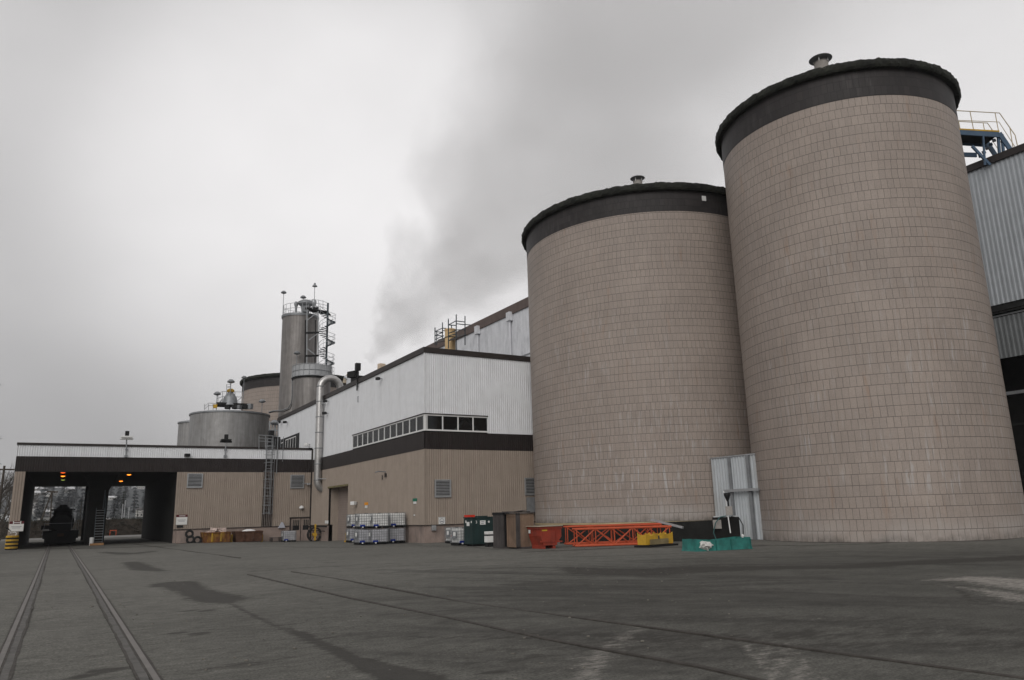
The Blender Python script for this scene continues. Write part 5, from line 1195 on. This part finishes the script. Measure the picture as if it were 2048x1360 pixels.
# ---------------------------------------------------------------- corrugated screen between the silos and what stands before it
PX = 32.0
t = thing('corrugated_screen', (PX, 30.2, 0), 'white corrugated metal screen with grey posts standing between the two big silos', 'screen')
y1_ = at(1422, 918, 0, PX).y; zt_ = at(1422, 918, 0, PX).z
b = B(); b.ribbed((PX, 28.5), (PX, y1_), .02, zt_, (-1,0), pitch=.21, depth=.05); b.build('sheet', weathered('screen_sheet', (.50,.53,.55), .5, amt=.05, streak=.15, dirt=(.30,.28,.24), dirt_amt=.35), t)
b = B(); b.box(PX-.08, 28.5, zt_, PX+.08, y1_+.03, zt_+.07); b.build('top_rail', M['galv'], t)
for px in (1459, 1496):
    y = at(px, 930, 0, PX-.1).y; b = B(); b.box(PX-.16, y-.09, .0, PX-.055, y+.09, zt_+.02); b.build('post', M['grey_metal'], t)
y = at(1449, 982, 0, PX-.25).y; z = at(1449, 982, 0, PX-.25).z; b = B(); b.box(PX-.32, 28.3, z-.07, PX-.17, y, z+.07); b.build('cross_rail', M['galv'], t)
qb = gp(1430, 1086); D = math.hypot(qb.x, qb.y)-.6
t = thing('black_cabinet', onD(1455, 1085, D), 'black enclosure with a grey box on its side beneath the white corrugated screen', 'cabinet')
p0 = onD(1428, 1080, D); p1 = onD(1482, 1079, D); z1_ = onD(1455, 1034, D).z; u_ = (p1-p0); u_.z = 0; u_.normalize(); v2 = Vector((-u_.y, u_.x, 0)); w = (Vector((p1.x,p1.y,0))-Vector((p0.x,p0.y,0))).length
Mx = Matrix(((u_.x, v2.x, 0), (u_.y, v2.y, 0), (0, 0, 1)))
cen = Vector(((p0.x+p1.x)/2, (p0.y+p1.y)/2, 0))+v2*.3
b = B(); b.cbox(cen, w, .6, z1_, M=Mx); b.build('body', M['near_black'], t, bevel=.02)
b = B(); b.cbox(cen+Vector((0,0,z1_)), w*.9, .5, .05, M=Mx); b.build('lid', M['galv'], t)
q = onD(1434.5, 1049, D-.15); b = B(); b.cbox(q-Vector((0,0,.2)), .40, .12, .42, M=Mx); b.build('grey_box', M['concrete'], t, bevel=.01)
t = thing('cable_post', onD(1459, 1085, D-.2), 'thin white post carrying a grey box and black lamp before the corrugated screen', 'post')
b = B(); b.beam(onD(1461, 1066, D-.3), onD(1456, 1032, D-.3), .12, .05); b.build('channel', M['white_paint'], t)
b = B(); b.cbox(onD(1459, 1030, D-.3), .32, .18, .42, M=Mx); b.build('box', M['concrete'], t, bevel=.01)
b = B(); b.tube([onD(1457.5, 1016, D-.3), onD(1454.5, 990, D-.3)], .05, 6); b.build('stem', M['black'], t)
b = B(); b.lathe([(.05, -.35), (.16, -.05), (.16, .05)], onD(1454, 988, D-.3), 12); b.build('lamp_head', M['black'], t)
b = B(); b.tube([onD(1447, 982, D-.3), onD(1452, 1000, D-.3), onD(1454, 1033, D-.3)], .022, 5); b.build('conduit', M['white_paint'], t)
b = B(); b.tube([onD(1452, 1032, D-.4), onD(1440, 1034, D-.4), onD(1431, 1046, D-.4), onD(1427, 1065, D-.4), onD(1432, 1078, D-.4)], .028, 6); tag(b.build('green_hose', M['hose'], None, True), 'thin green hose looping from the post down to the teal box', 'hose')
b = B(); b.tube([onD(1462, 1033, D-.4), onD(1478, 1036, D-.4), onD(1486, 1050, D-.4), onD(1487, 1078, D-.4)], .03, 6); tag(b.build('black_hose', M['rubber'], None, True), 'dark hose running down beside the corrugated screen', 'hose')

# ---------------------------------------------------------------- along the wing
def skip_(pxl, pxr, py, pyt, mat, label):
    c, d = gp(pxl, py), gp(pxr, py-1.5); y = c.y; z0 = gz(c.x, y); x1 = at(pxr, py, 1, y).x; h = ztop(c, pxl, pyt)
    t = thing('rusty_skip', (c.x, y, z0), label, 'skip', 'rusty skips along the wing'); w = x1-c.x
    b = B(); vs = [(c.x+w*.06, y, z0), (x1-w*.02, y, z0), (x1-w*.02, y+1.5, z0), (c.x+w*.06, y+1.5, z0), (c.x, y-.05, h), (x1, y-.05, h), (x1, y+1.6, h), (c.x, y+1.6, h), (c.x+.06, y+.02, h), (x1-.06, y+.02, h), (x1-.06, y+1.53, h), (c.x+.06, y+1.53, h), (c.x+.1, y+.1, h-.3), (x1-.1, y+.1, h-.3), (x1-.1, y+1.4, h-.3), (c.x+.1, y+1.4, h-.3)]
    f = [(0,3,2,1)]+[(i, (i+1)%4, (i+1)%4+4, i+4) for i in range(4)]+[(i+4, (i+1)%4+4, (i+1)%4+8, i+8) for i in range(4)]+[(i+8, (i+1)%4+8, (i+1)%4+12, i+12) for i in range(4)]+[(12,13,14,15)]
    b.add(vs, f); b.build('body', mat, t)
    b = B(); 
    for f_ in (.3, .62): b.box(c.x+w*f_, y-.10, z0+.08, c.x+w*f_+.1, y-.0, h-.05)
    b.build('rib', M['yellow'] if mat == M['rust'] else mat, t)
    b = B(); b.box(c.x, y-.11, h-.10, x1, y-.05, h); b.build('rim', mat, t); return t, c, x1, y, h
t, c, x1, y, h = skip_(405, 461, 1086, 1065, M['rust'], 'rusty yellow skip heaped with pinkish insulation by the wing wall')
rg = random.Random(2)
M['insul'] = weathered('dirty_insulation', (.50,.40,.36), .9, amt=.3, scale=5)
b = B()
for k in range(16):
    f = k/15; q = Vector((c.x+.5+(x1-c.x-.9)*f, y+.5+rg.uniform(-.3,.4), h-.28+rg.uniform(0,.12)+.30*math.sin(PI*min(1, f*1.1))))
    b.cbox(q, rg.uniform(.3,.7), rg.uniform(.2,.5), rg.uniform(.08,.22), M=Matrix.Rotation(rg.uniform(-.5,.5), 3, 'Y') @ Matrix.Rotation(rg.uniform(0,3), 3, 'Z'))
b.box(x1-1.35, y+.3, h-.25, x1-.35, y+.9, h+.32)
tag(b.build('insulation_scrap', M['insul']), 'heap of pinkish insulation scraps and a pale block in the yellow rusty skip', 'scrap')
t, c, x1, y, h = skip_(469, 525, 1084, 1063, M['rust2'], 'dark brown rusty skip with a white dome lid, right of the yellow one')
lump('white_cover', (c.x+1.25, y+.6, h-.1), .62, .45, .26, weathered('white_sheet', (.78,.78,.78), .5, amt=.05), 'rounded white sheet bulging out of the dark brown skip', 'cover', 6, .05)
for px, lab in ((465, 'yellow post between the two rusty skips'), (526, 'yellow post right of the dark brown skip')):
    q = gp(px, 1083); b = B(); b.lathe([(.11, 0), (.11, .6), (.08, .64)], (q.x, q.y+.5, gz(q.x, q.y)), 12); tag(b.build('yellow_bollard', M['yellow'], None, True), lab, 'post', 'yellow posts by the skips')
q = gp(553, 1081.5); b = B()
for k in range(4): b.box(q.x-.45, q.y, q.z+.02+k*.11, q.x+.45, q.y+.8, q.z+.05+k*.11).box(q.x-.42, q.y+.05, q.z-.03+k*.11, q.x-.3, q.y+.75, q.z+.02+k*.11).box(q.x+.3, q.y+.05, q.z-.03+k*.11, q.x+.42, q.y+.75, q.z+.02+k*.11)
tag(b.build('pallet_stack', M['darkwood']), 'low stack of dark pallets between the brown skip and the grey tote', 'pallets')
q = onD(573, 1056, 71.5); b = B(); b.add([(q.x-.30,71.0,q.z),(q.x+.32,71.0,q.z),(q.x+.3,71.2,q.z),(q.x-.3,71.2,q.z),(q.x-.05,71.0,q.z+.52),(q.x+.08,71.0,q.z+.5),(q.x+.05,71.2,q.z+.5),(q.x-.02,71.2,q.z+.52)], [(0,3,2,1),(4,5,6,7),(0,1,5,4),(1,2,6,5),(2,3,7,6),(3,0,4,7)]); tag(b.build('triangular_sign', weathered('faded_sign', (.42,.43,.48), .6)), 'small faded triangular sign on the wall left of the double door', 'sign')
# reel with a yellow hub, pipes beside it
q = gp(630, 1079.5); rr = .58; y_ = YF-3.2; x_ = at(630, 1068, 1, y_).x; zc = gz(x_, y_)+rr
t = thing('cable_reel', (x_, y_, gz(x_, y_)), 'upright black spoked reel with a yellow hub beside the double door', 'reel')
b = B(); b.tube([(x_+rr*math.cos(2*PI*k/28), y_, zc+rr*math.sin(2*PI*k/28)) for k in range(29)], .055, 6, False); b.tube([(x_+rr*math.cos(2*PI*k/28), y_+.35, zc+rr*math.sin(2*PI*k/28)) for k in range(29)], .055, 6, False); b.build('rim', M['rubber'], t, True)
b = B(); b.tube([(x_, y_-.06, zc), (x_, y_+.42, zc)], .17, 14).beam((x_, y_-.02, zc-.5), (x_, y_-.02, zc+.9), .14, .06); b.build('hub', M['yellow'], t)
b = B()
for k in range(6): a_ = PI*k/3; b.beam((x_, y_, zc), (x_+rr*math.cos(a_), y_, zc+rr*math.sin(a_)), .04)
b.build('spokes', M['rust2'], t)
b = B(); q0 = at(614, 1052, 0, XB-.25); q1 = at(653, 1052, 0, XB-.25); b.tube([(XB-.25, q0.y, 1.0), (XB-.25, q1.y, 1.0)], .06, 6).tube([(XB-.3, q0.y-.5, .7), (XB-.3, q1.y+.3, .62)], .04, 6).tube([(XB-.25, q0.y, 1.0), (XB-.25, q0.y, -.2)], .04, 6); tag(b.build('wall_pipes', M['dark'], None, True), 'dark pipes running low along the plinth near the black reel', 'pipe')
# junk left of the skips
q = gp(381, 1086); t = thing('scrap_pile', q, 'dark low pile of scrap tyres and metal by the drive-through corner', 'scrap')
for k, (dx_, dz_) in enumerate(((0, .3), (.55, .22), (-.1, .75))):
    b = B(); b.tube([(q.x+dx_+.26*math.cos(2*PI*j/16), q.y+.2, q.z+dz_+.26*math.sin(2*PI*j/16)) for j in range(17)], .10, 6, False); b.build('tyre', M['rubber'], t, True)
b = B(); b.box(q.x+.9, q.y, q.z, q.x+2.0, q.y+.8, q.z+.35).beam((q.x+.8, q.y+.2, q.z+.42), (q.x+2.1, q.y+.4, q.z+.36), .2, .06); b.build('scrap_metal', M['rust2'], t)
q = gp(362, 1086); b = B(); b.box(q.x-.35, q.y+.3, q.z, q.x+.45, q.y+.9, q.z+1.0); tag(b.build('concrete_block', M['plinth'], bevel=.04), 'upright concrete block at the right corner of the drive-through', 'block')

# ---------------------------------------------------------------- by the drive-through
q = gp(22, 1095.5); q.y = YF-1.0; q = at(22.5, 1094, 1, YF-1.0); hB = 1.12
t = thing('striped_bollard', (q.x, q.y, 0), 'fat yellow and black striped bollard at the left corner post', 'bollard')
zb_ = 0.0; n = 8
for k in range(4):
    z0 = zb_+.10+k*.27; b = B(); b.lathe([(.40, z0), (.425, z0+.02), (.42, z0+.13), (.40, z0+.15)], (q.x, q.y, 0), 24); b.build('yellow_band', M['yellow'], t, True)
b = B(); b.lathe([(.385, 0), (.385, zb_+1.05)], (q.x, q.y, 0), 24); b.build('black_body', M['rubber'], t, True)
# ladder stand at the pier
q = gp(194, 1091); y_ = 74.6; xa, xb = at(187.5, 1085, 1, y_).x, at(204.5, 1085, 1, y_).x
t = thing('ladder_stand', ((xa+xb)/2, y_, 0), 'pale metal ladder stand with handrail leading up the centre pier', 'ladder')
b = B()
for x in (xa, xb): b.beam((x, y_, .2), (x, y_+1.0, 3.1), .06); 
b.tube([(xb, y_, 2.6), (xb+.02, y_+.6, 3.6), (xb-.1, y_+1.1, 4.6)], .04, 6).tube([(xb-.15, y_+.6, 3.0), (xb-.1, y_+.8, 4.4)], .035, 6); b.build('stringers', M['stairsteel'], t)
b = B()
for k in range(13): f = k/13; b.box(xa, y_+f*1.0-.05, .25+f*2.85, xb, y_+f*1.0+.05, .28+f*2.85)
b.build('treads', M['grey_metal'], t)
b = B(); b.box(xa-.3, y_-.4, 0, xb+.1, y_+.3, .18); b.build('base', weathered('orange_base', (.30,.17,.08), .8, amt=.2), t)
q = at(182.5, 1090, 1, y_-.2); b = B(); b.lathe([(.16, 0), (.17, .62), (.12, .66)], (q.x, q.y, 0), 14); tag(b.build('white_drum', M['white_paint'], None, True), 'narrow white drum at the foot of the ladder stand', 'drum')
# rail tank wagon in the left bay
wx, wy0, wy1 = .28, 82.5, 95.0
t = thing('tank_wagon', (wx, wy0, 0), 'black rail tank wagon with a domed top parked inside the left bay', 'rail wagon')
b = B(); zc = 1.95
b.tube([(wx, wy0, zc), (wx, wy0+.25, zc), (wx, wy1-.25, zc), (wx, wy1, zc)], [.75, 1.0, 1.0, .75], 28); b.build('tank_barrel', M['black'], t, True)
b = B(); b.lathe([(.8, 2.7), (.7, 3.2), (.35, 3.45), (.3, 3.6)], (wx, wy0+2.2, 0), 18); b.build('dome', M['black'], t, True)
b = B(); b.box(wx-1.4, wy0-.6, .55, wx+1.4, wy1+.5, 1.25); b.build('frame', M['black'], t)
b = B(); b.box(wx-1.25, wy0-.4, .12, wx+1.25, wy0+3.2, .55); b.build('underframe', M['black'], t)
b = B(); b.box(wx-1.0, wy0+1.0, 3.1, wx+1.0, wy0+3.4, 3.2); b.build('walkway', M['black'], t)
b = B(); b.box(wx-1.6, wy0-.3, 1.35, wx-.6, wy0+.5, 1.75); b.build('side_box', M['black'], t)
b = B()
for x in (-1.45, 1.45): b.beam((wx+x, wy0-.5, .9), (wx+x*.9, wy0-.5, 2.0), .05)
b.beam((wx-1.4, wy0-.5, 1.9), (wx+1.4, wy0-.5, 1.9), .05).beam((wx+.8, wy0-.2, 1.0), (wx+.8, wy0-.2, 3.3), .05).beam((wx+1.15, wy0-.2, 1.0), (wx+1.15, wy0-.2, 3.3), .05); b.build('end_rail', M['grey_metal'], t)
for yy in (wy0+1, wy0+2.7, wy1-2.7, wy1-1):
    for x in (-.80, .80):
        b = B(); b.tube([(wx+x-.07, yy, .45), (wx+x+.07, yy, .45)], .45, 18); b.build('wheel', M['black'], t, True)
b = B(); b.box(wx-.25, wy0-1.2, .75, wx+.25, wy0-.6, 1.0); b.build('coupler', M['rust2'], t)
b = B(); b.box(wx-1.45, wy0-.63, 1.25, wx-.95, wy0-.58, 1.42); b.build('reflector', M['cream_label'], t)

# ================================================================ BACKGROUND
def leafclump(b, c, r, rg, n=5, up=.2):
    for _ in range(n):
        a = rg.uniform(0, 2*PI); d = Vector((math.cos(a), math.sin(a), rg.uniform(-.6, up))).normalized(); s = d.cross(Vector((0,0,1))).normalized()*r*rg.uniform(.15, .35)
        p = Vector(c)+Vector((rg.uniform(-1,1), rg.uniform(-1,1), rg.uniform(-.5,.5)))*r*.4
        b.add([p-s*.6, p+s*.6, p+d*r+s*.2, p+d*r-s*.2], [(0,1,2,3)])
def conifer(h, w, rg, label, group=None, loc=(0,0,0), dense=1.0, leaf='leaf', ls=.045):
    t = thing('conifer_tree', (0,0,0), label, 'tree', group)
    b = B(); b.tube([(0,0,-.5), (0,0,h*.5), (0,0,h)], [h*.022, h*.013, .02], 6); b.build('trunk', M['bark'], t, local=True)
    b = B(); lv = int(16*dense)
    for i in range(lv):
        f = i/(lv-1); z = h*(.10+.88*f); R = w*(1-f)**.85*rg.uniform(.8, 1.15)+.08*w
        for k in range(int(11*dense*(1-f*.5))):
            a = rg.uniform(0, 2*PI); L_ = R*rg.uniform(.55, 1.05)
            for q in (.25, .5, .75, 1.0): leafclump(b, (math.cos(a)*L_*q, math.sin(a)*L_*q, z-L_*q*.28+rg.uniform(-.1,.1)), h*ls*(1.3-q*.5), rg, 3)
    b.build('crown', M[leaf], t, local=True); t.location = loc; return t
def bare(h, rg, label, group, loc):
    t = thing('bare_tree', (0,0,0), label, 'tree', group); tb_ = B(); cb_ = B()
    def grow(p, d, L_, r, lev):
        q = p+d*L_; (tb_ if lev < 2 else cb_).tube([p, q], [r, r*.65], 5 if lev < 3 else 3, False)
        if lev >= 6: return
        for _ in range(3 if lev else 4):
            e = (d+Vector((rg.uniform(-1,1), rg.uniform(-1,1), rg.uniform(-.3,.6)))*.62).normalized(); grow(q if rg.random() > .3 else p.lerp(q, .7), e, L_*rg.uniform(.62,.85), r*.6, lev+1)
    grow(Vector((0,0,-.3)), Vector((0,0,1)), h*.30, h*.018, 0)
    tb_.build('trunk', M['bark'], t, local=True); cb_.build('crown', M['twig'], t, local=True); t.location = loc; return t
rg = random.Random(11)
# hedge beyond the drive-through
def hedge(x0, x1, y, h, label):
    t = thing('hedge', ((x0+x1)/2, y, 0), label, 'hedge'); b = B()
    b.box(x0, y+.3, -.2, x1, y+1.6, h-.25); b.build('woody_core', M['bark'], t)
    b = B(); n = int((x1-x0)*42)
    for _ in range(n):
        x = rg.uniform(x0, x1)
        if rg.random() < .35: leafclump(b, (x, y+rg.uniform(0, 1.8), h-.2), .32, rg, 3, .8)
        else: leafclump(b, (x, y+rg.uniform(-.05, .3), rg.uniform(.1, h-.1)), .32, rg, 3, .4)
    b.build('foliage', M['hedge'], t)
hedge(-22, 26, 132, 2.65, 'long clipped dark green hedge beyond the far side of the drive-through')
hedge(-16, -6, 99, 2.2, 'dark hedge left of the corner post beyond the wing')
# hill with houses
hx = np.linspace(-620, 560, 60); hy = np.linspace(230, 1150, 40); HXg, HYg = np.meshgrid(hx, hy)
def hillz(x, y): 
    f = np.clip((y-240)/560, 0, 1); s_ = f*f*(3-2*f)
    return s_*(27+5*np.sin(x/70+.6)+4*np.sin(x/31+y/90)-.015*np.clip(x-20, 0, 400)) - .4
HZ = hillz(HXg, HYg); me = bpy.data.meshes.new('hill'); n1_, n2_ = len(hx), len(hy)
me.from_pydata([tuple(v) for v in np.stack([HXg, HYg, HZ], -1).reshape(-1, 3)], [], [(j*n1_+i, j*n1_+i+1, (j+1)*n1_+i+1, (j+1)*n1_+i) for j in range(n2_-1) for i in range(n1_-1)])
for p in me.polygons: p.use_smooth = True
me.materials.append(M['hill']); struct(bpy.data.objects.new('hill', me)); COL.objects.link(bpy.data.objects['hill'])
hp = []
for kind in range(2):
    t = thing('hill_house', (0,0,0), 'small pale house on the hazy wooded hillside', 'house', 'houses on the hazy hillside')
    b = B(); b.box(-5,-4,-2,5,4,3.2 if kind else 5.4); w_ = b.build('wall', M['hull'], t, local=True); z = 3.2 if kind else 5.4
    b = B(); b.add([(-5.6,-4.6,z),(5.6,-4.6,z),(5.6,4.6,z),(-5.6,4.6,z),(-5.6,0,z+2.4),(5.6,0,z+2.4)], [(0,1,5,4),(2,3,4,5),(0,4,3),(1,2,5),(0,3,2,1)]); b.build('roof', M['paleroof'] if kind else M['houseroof'], t, local=True)
    for x in (-3, 0, 3): b = B(); b.box(x-.6,-4.08,1,x+.6,-4.02,2.3); b.build('window', M['black'], t, local=True)
    hp.append(t)
tp = [conifer(13, 3.4, rg, 'dark conifer on the hazy hillside among the houses', 'conifers on the hazy hillside', dense=.7, ls=.12, leaf='leaf_hazed') for _ in range(2)]
spots = []
for k in range(60):
    y = rg.uniform(330, 800); x = rg.uniform(-60, 90)*(y/550) ; z = float(hillz(np.float64(x), np.float64(y)))
    o = hp[k % 2] if k < 2 else dup(hp[k % 2], (x, y, z), rg.uniform(-.6, .6)); o.location = (x, y, z); o.scale = (rg.uniform(.4,.65),)*3
for k in range(170):
    y = rg.uniform(280, 860); x = rg.uniform(-75, 105)*(y/550); z = float(hillz(np.float64(x), np.float64(y))); s_ = rg.uniform(.4, .85)
    o = tp[k % 2] if k < 2 else dup(tp[k % 2], (x, y, z), rg.uniform(0, 6), scale=(s_*1.15, s_*1.15, s_)); o.location = (x, y, z)
# nearer trees and poles seen through the bays
q = onD(243, 1040, 172); conifer(8.0, 2.7, rg, 'dense dark conifer framed in the right bay behind the hedge', loc=(q.x, q.y, 0), dense=1.0)
q = onD(274, 1040, 185); conifer(5.6, 1.8, rg, 'smaller dark conifer at the right edge of the right bay', loc=(q.x, q.y, 0), dense=.8)
q = onD(266, 1040, 420); conifer(19, 3.2, rg, 'tall hazy conifer standing far off in the right bay', loc=(q.x, q.y, 0), dense=.8, ls=.08, leaf='leaf_hazed')
q = onD(133, 1040, 330); conifer(14.5, 4.5, rg, 'broad grey conifer in the middle of the left bay', loc=(q.x, q.y, 0), dense=.8, ls=.08, leaf='leaf_hazed')
q = onD(84, 1040, 300); conifer(15, 5.0, rg, 'broad grey conifer at the left edge of the left bay', loc=(q.x, q.y, 0), dense=.8, ls=.08, leaf='leaf_hazed')
q = onD(160, 1040, 260); conifer(12, 3.6, rg, 'grey conifer beside the pier in the left bay', loc=(q.x, q.y, 0), dense=.8, ls=.08, leaf='leaf_hazed')
for px, top, D, lab, g_ in ((246, 1008, 160, 'left pale pole before the dark conifer in the right bay', 0), (251, 1000, 160, 'tall pale pole in front of the dark conifer in the right bay', 0), (258.5, 1014, 160, 'right pale pole beside the dark conifer in the right bay', 0)):
    p = onD(px, top, D); b = B(); b.tube([(p.x, p.y, -.2), (p.x, p.y, p.z)], .09, 6); tag(b.build('pale_pole', M['galv']), lab, 'pole', 'pale poles behind the hedge')
p = onD(104, 984, 150); t = thing('utility_pole', (p.x, p.y, 0), 'leaning utility pole with one crossarm in the left bay', 'utility pole')
b = B(); b.tube([onD(81, 1045, 150), onD(103, 986, 150)], .13, 6).tube([(onD(102, 1040, 150).x, p.y, 0), p], .12, 6); b.build('pole', M['bark'], t); b = B(); b.beam(onD(93, 983.5, 150), onD(116, 984, 150), .25, .28); b.build('crossarm', M['bark'], t)
b = B(); b.tube([onD(150, 1044, 120), onD(150, 1026, 120), onD(136, 1022, 120)], .05, 5); tag(b.build('thin_pole', M['grey_metal']), 'thin grey pole with a short arm to the right of the tank wagon', 'pole')
p = gd(232, 1069); t = thing('post_sign', (p.x, p.y, 0), 'small pale sign on a post before the hedge in the right bay', 'sign'); q = onD(232, 1042, math.hypot(p.x, p.y)-1)
b = B(); b.tube([(q.x, q.y, 0), (q.x, q.y, q.z)], .05, 5); b.build('post', M['grey_metal'], t); b = B(); b.box(q.x-.25, q.y-.04, q.z-.4, q.x+.25, q.y, q.z); b.build('board', M['galv'], t)
p = gd(225.5, 1071); t = thing('orange_barrier', (p.x, p.y, 0), 'small orange barrier standing on the road in the right bay', 'barrier'); b = B()
for x in (-.4, .4): b.beam((p.x+x, p.y, 0), (p.x+x, p.y, .75), .08)
b.beam((p.x-.45, p.y, .75), (p.x+.45, p.y, .75), .10); b.build('frame', M['orange'], t)
q = onD(205, 1036, 240); b = B(); b.add([(q.x-4,q.y,1.2),(q.x+3,q.y,1.2),(q.x+3,q.y+6,1.2),(q.x-4,q.y+6,1.2),(q.x-4,q.y+1,3.3),(q.x+1.5,q.y+1,3.2),(q.x+3,q.y+6,3.0),(q.x-4,q.y+6,3.2)], [(0,3,2,1),(4,5,6,7),(0,1,5,4),(1,2,6,5),(2,3,7,6),(3,0,4,7)]); tag(b.build('white_shed', M['paleroof']), 'low white roofed shed beyond the hedge next to the ladder stand', 'shed')
struct_road = B(); struct_road.add([(-60,112,.02),(60,112,.02),(60,128,.02),(-60,128,.02)], [(0,1,2,3)]); struct(struct_road.build('road', weathered('road_surface', (.19,.185,.175), .9, amt=.15)))
# trees and pole left of the wing
for k, (px, top, D) in enumerate(((-6, 925, 112), (16, 945, 118), (32, 960, 122))):
    q = onD(px, top, D); bare(q.z*1.0, rg, ['tall bare tree at the far left edge of the frame', 'bare brown tree just left of the corner post', 'thin bare tree half hidden behind the corner post'][k], 'bare trees left of the wing', (q.x, q.y, 0))
q = onD(8, 939, 100); t = thing('utility_pole', (q.x, q.y, 0), 'dark utility pole with a crossarm left of the corner post', 'utility pole')
b = B(); b.tube([(q.x, q.y, -.2), (q.x, q.y, q.z+.4)], [.15, .11], 8); b.build('pole', M['bark'], t); b = B(); b.beam((q.x-.9, q.y, q.z), (q.x+.95, q.y, q.z), .14, .16); b.build('crossarm', M['bark'], t)
q = onD(-84, 1000, 62); conifer(15.5, 2.4, rg, 'tall conifer whose branch tips just enter at the left edge of the frame', loc=(q.x, q.y, 0), dense=1.3)

# ================================================================ STEAM PLUME
P0 = onD(738, 722, 112); P1 = onD(1400, -100, 150)
ax_ = P1-P0; Lp = ax_.length*1.12; rot = ax_.to_track_quat('Z', 'Y'); R0, KR = 1.2, .50
b = B(); b.lathe([(R0+KR*Lp*i/12+.5, Lp*i/12) for i in range(13)], (0,0,0), 32)
m = bpy.data.materials.new('steam'); m.use_nodes = True; nt = m.node_tree; nt.nodes.clear(); L = nt.links.new
o_ = nd(nt, 'ShaderNodeOutputMaterial'); pv = nd(nt, 'ShaderNodeVolumePrincipled'); L(pv.outputs[0], o_.inputs['Volume'])
def mth(op, a, b_=None, c_=None):
    n = nd(nt, 'ShaderNodeMath', operation=op)
    for i, x in enumerate((a, b_, c_)):
        if x is None: continue
        if isinstance(x, (int, float)): n.inputs[i].default_value = x
        else: L(x, n.inputs[i])
    return n.outputs[0]
tc = nd(nt, 'ShaderNodeTexCoord'); sp = nd(nt, 'ShaderNodeSeparateXYZ'); L(tc.outputs['Object'], sp.inputs[0])
RR = mth('ADD', R0, mth('MULTIPLY', sp.outputs[2], KR))
# noise whose lumps grow with the plume: divide coordinates by its radius
dvn = nd(nt, 'ShaderNodeCombineXYZ'); L(mth('DIVIDE', sp.outputs[0], RR), dvn.inputs[0]); L(mth('DIVIDE', sp.outputs[1], RR), dvn.inputs[1]); L(mth('MULTIPLY', mth('LOGARITHM', RR, 2.718), 1/KR*.9), dvn.inputs[2])
nn = nd(nt, 'ShaderNodeTexNoise', i_Scale=1.1, i_Detail=4, i_Roughness=.6); L(dvn.outputs[0], nn.inputs['Vector'])
ln_ = nd(nt, 'ShaderNodeVectorMath', operation='LENGTH'); cxy = nd(nt, 'ShaderNodeCombineXYZ'); L(sp.outputs[0], cxy.inputs[0]); L(sp.outputs[1], cxy.inputs[1]); L(cxy.outputs[0], ln_.inputs[0])
rr = mth('DIVIDE', ln_.outputs['Value'], RR)
v_ = mth('ADD', mth('SUBTRACT', 1.0, rr), mth('MULTIPLY', mth('SUBTRACT', nn.outputs[0], .5), 2.4))
mr = nd(nt, 'ShaderNodeMapRange'); L(v_, mr.inputs[0]); mr.inputs[1].default_value = .10; mr.inputs[2].default_value = .68; mr.inputs[3].default_value = 0; mr.inputs[4].default_value = 1
fz = nd(nt, 'ShaderNodeMapRange', interpolation_type='SMOOTHSTEP'); L(sp.outputs[2], fz.inputs[0]); fz.inputs[1].default_value = 0; fz.inputs[2].default_value = 9; fz.inputs[3].default_value = .35; fz.inputs[4].default_value = 1
L(mth('MULTIPLY', mth('MULTIPLY', mth('DIVIDE', mr.outputs[0], RR), .78), fz.outputs[0]), pv.inputs['Density'])
pv.inputs['Color'].default_value = (.97, .965, .968, 1); pv.inputs['Anisotropy'].default_value = .2
st_ = b.build('steam_plume', m, None, True, True); st_.location = P0; st_.rotation_mode = 'QUATERNION'; st_.rotation_quaternion = rot
st_['kind'] = 'stuff'; st_['label'] = 'pale grey steam plume rising behind the hall and spreading to the right'; st_['category'] = 'steam'

# ================================================================ HAZE
b = B(); b.box(-1450, -480, -1.6, 1450, 1500, 240)
m = bpy.data.materials.new('haze'); m.use_nodes = True; nt = m.node_tree; nt.nodes.clear()
o_ = nd(nt, 'ShaderNodeOutputMaterial'); pv = nd(nt, 'ShaderNodeVolumePrincipled'); nt.links.new(pv.outputs[0], o_.inputs['Volume'])
pv.inputs['Density'].default_value = .0002; pv.inputs['Color'].default_value = (.86, .88, .92, 1)
hz_ = b.build('haze', m); hz_['kind'] = 'stuff'; hz_['label'] = 'thin even winter haze over the yard and the hill'; hz_['category'] = 'haze'
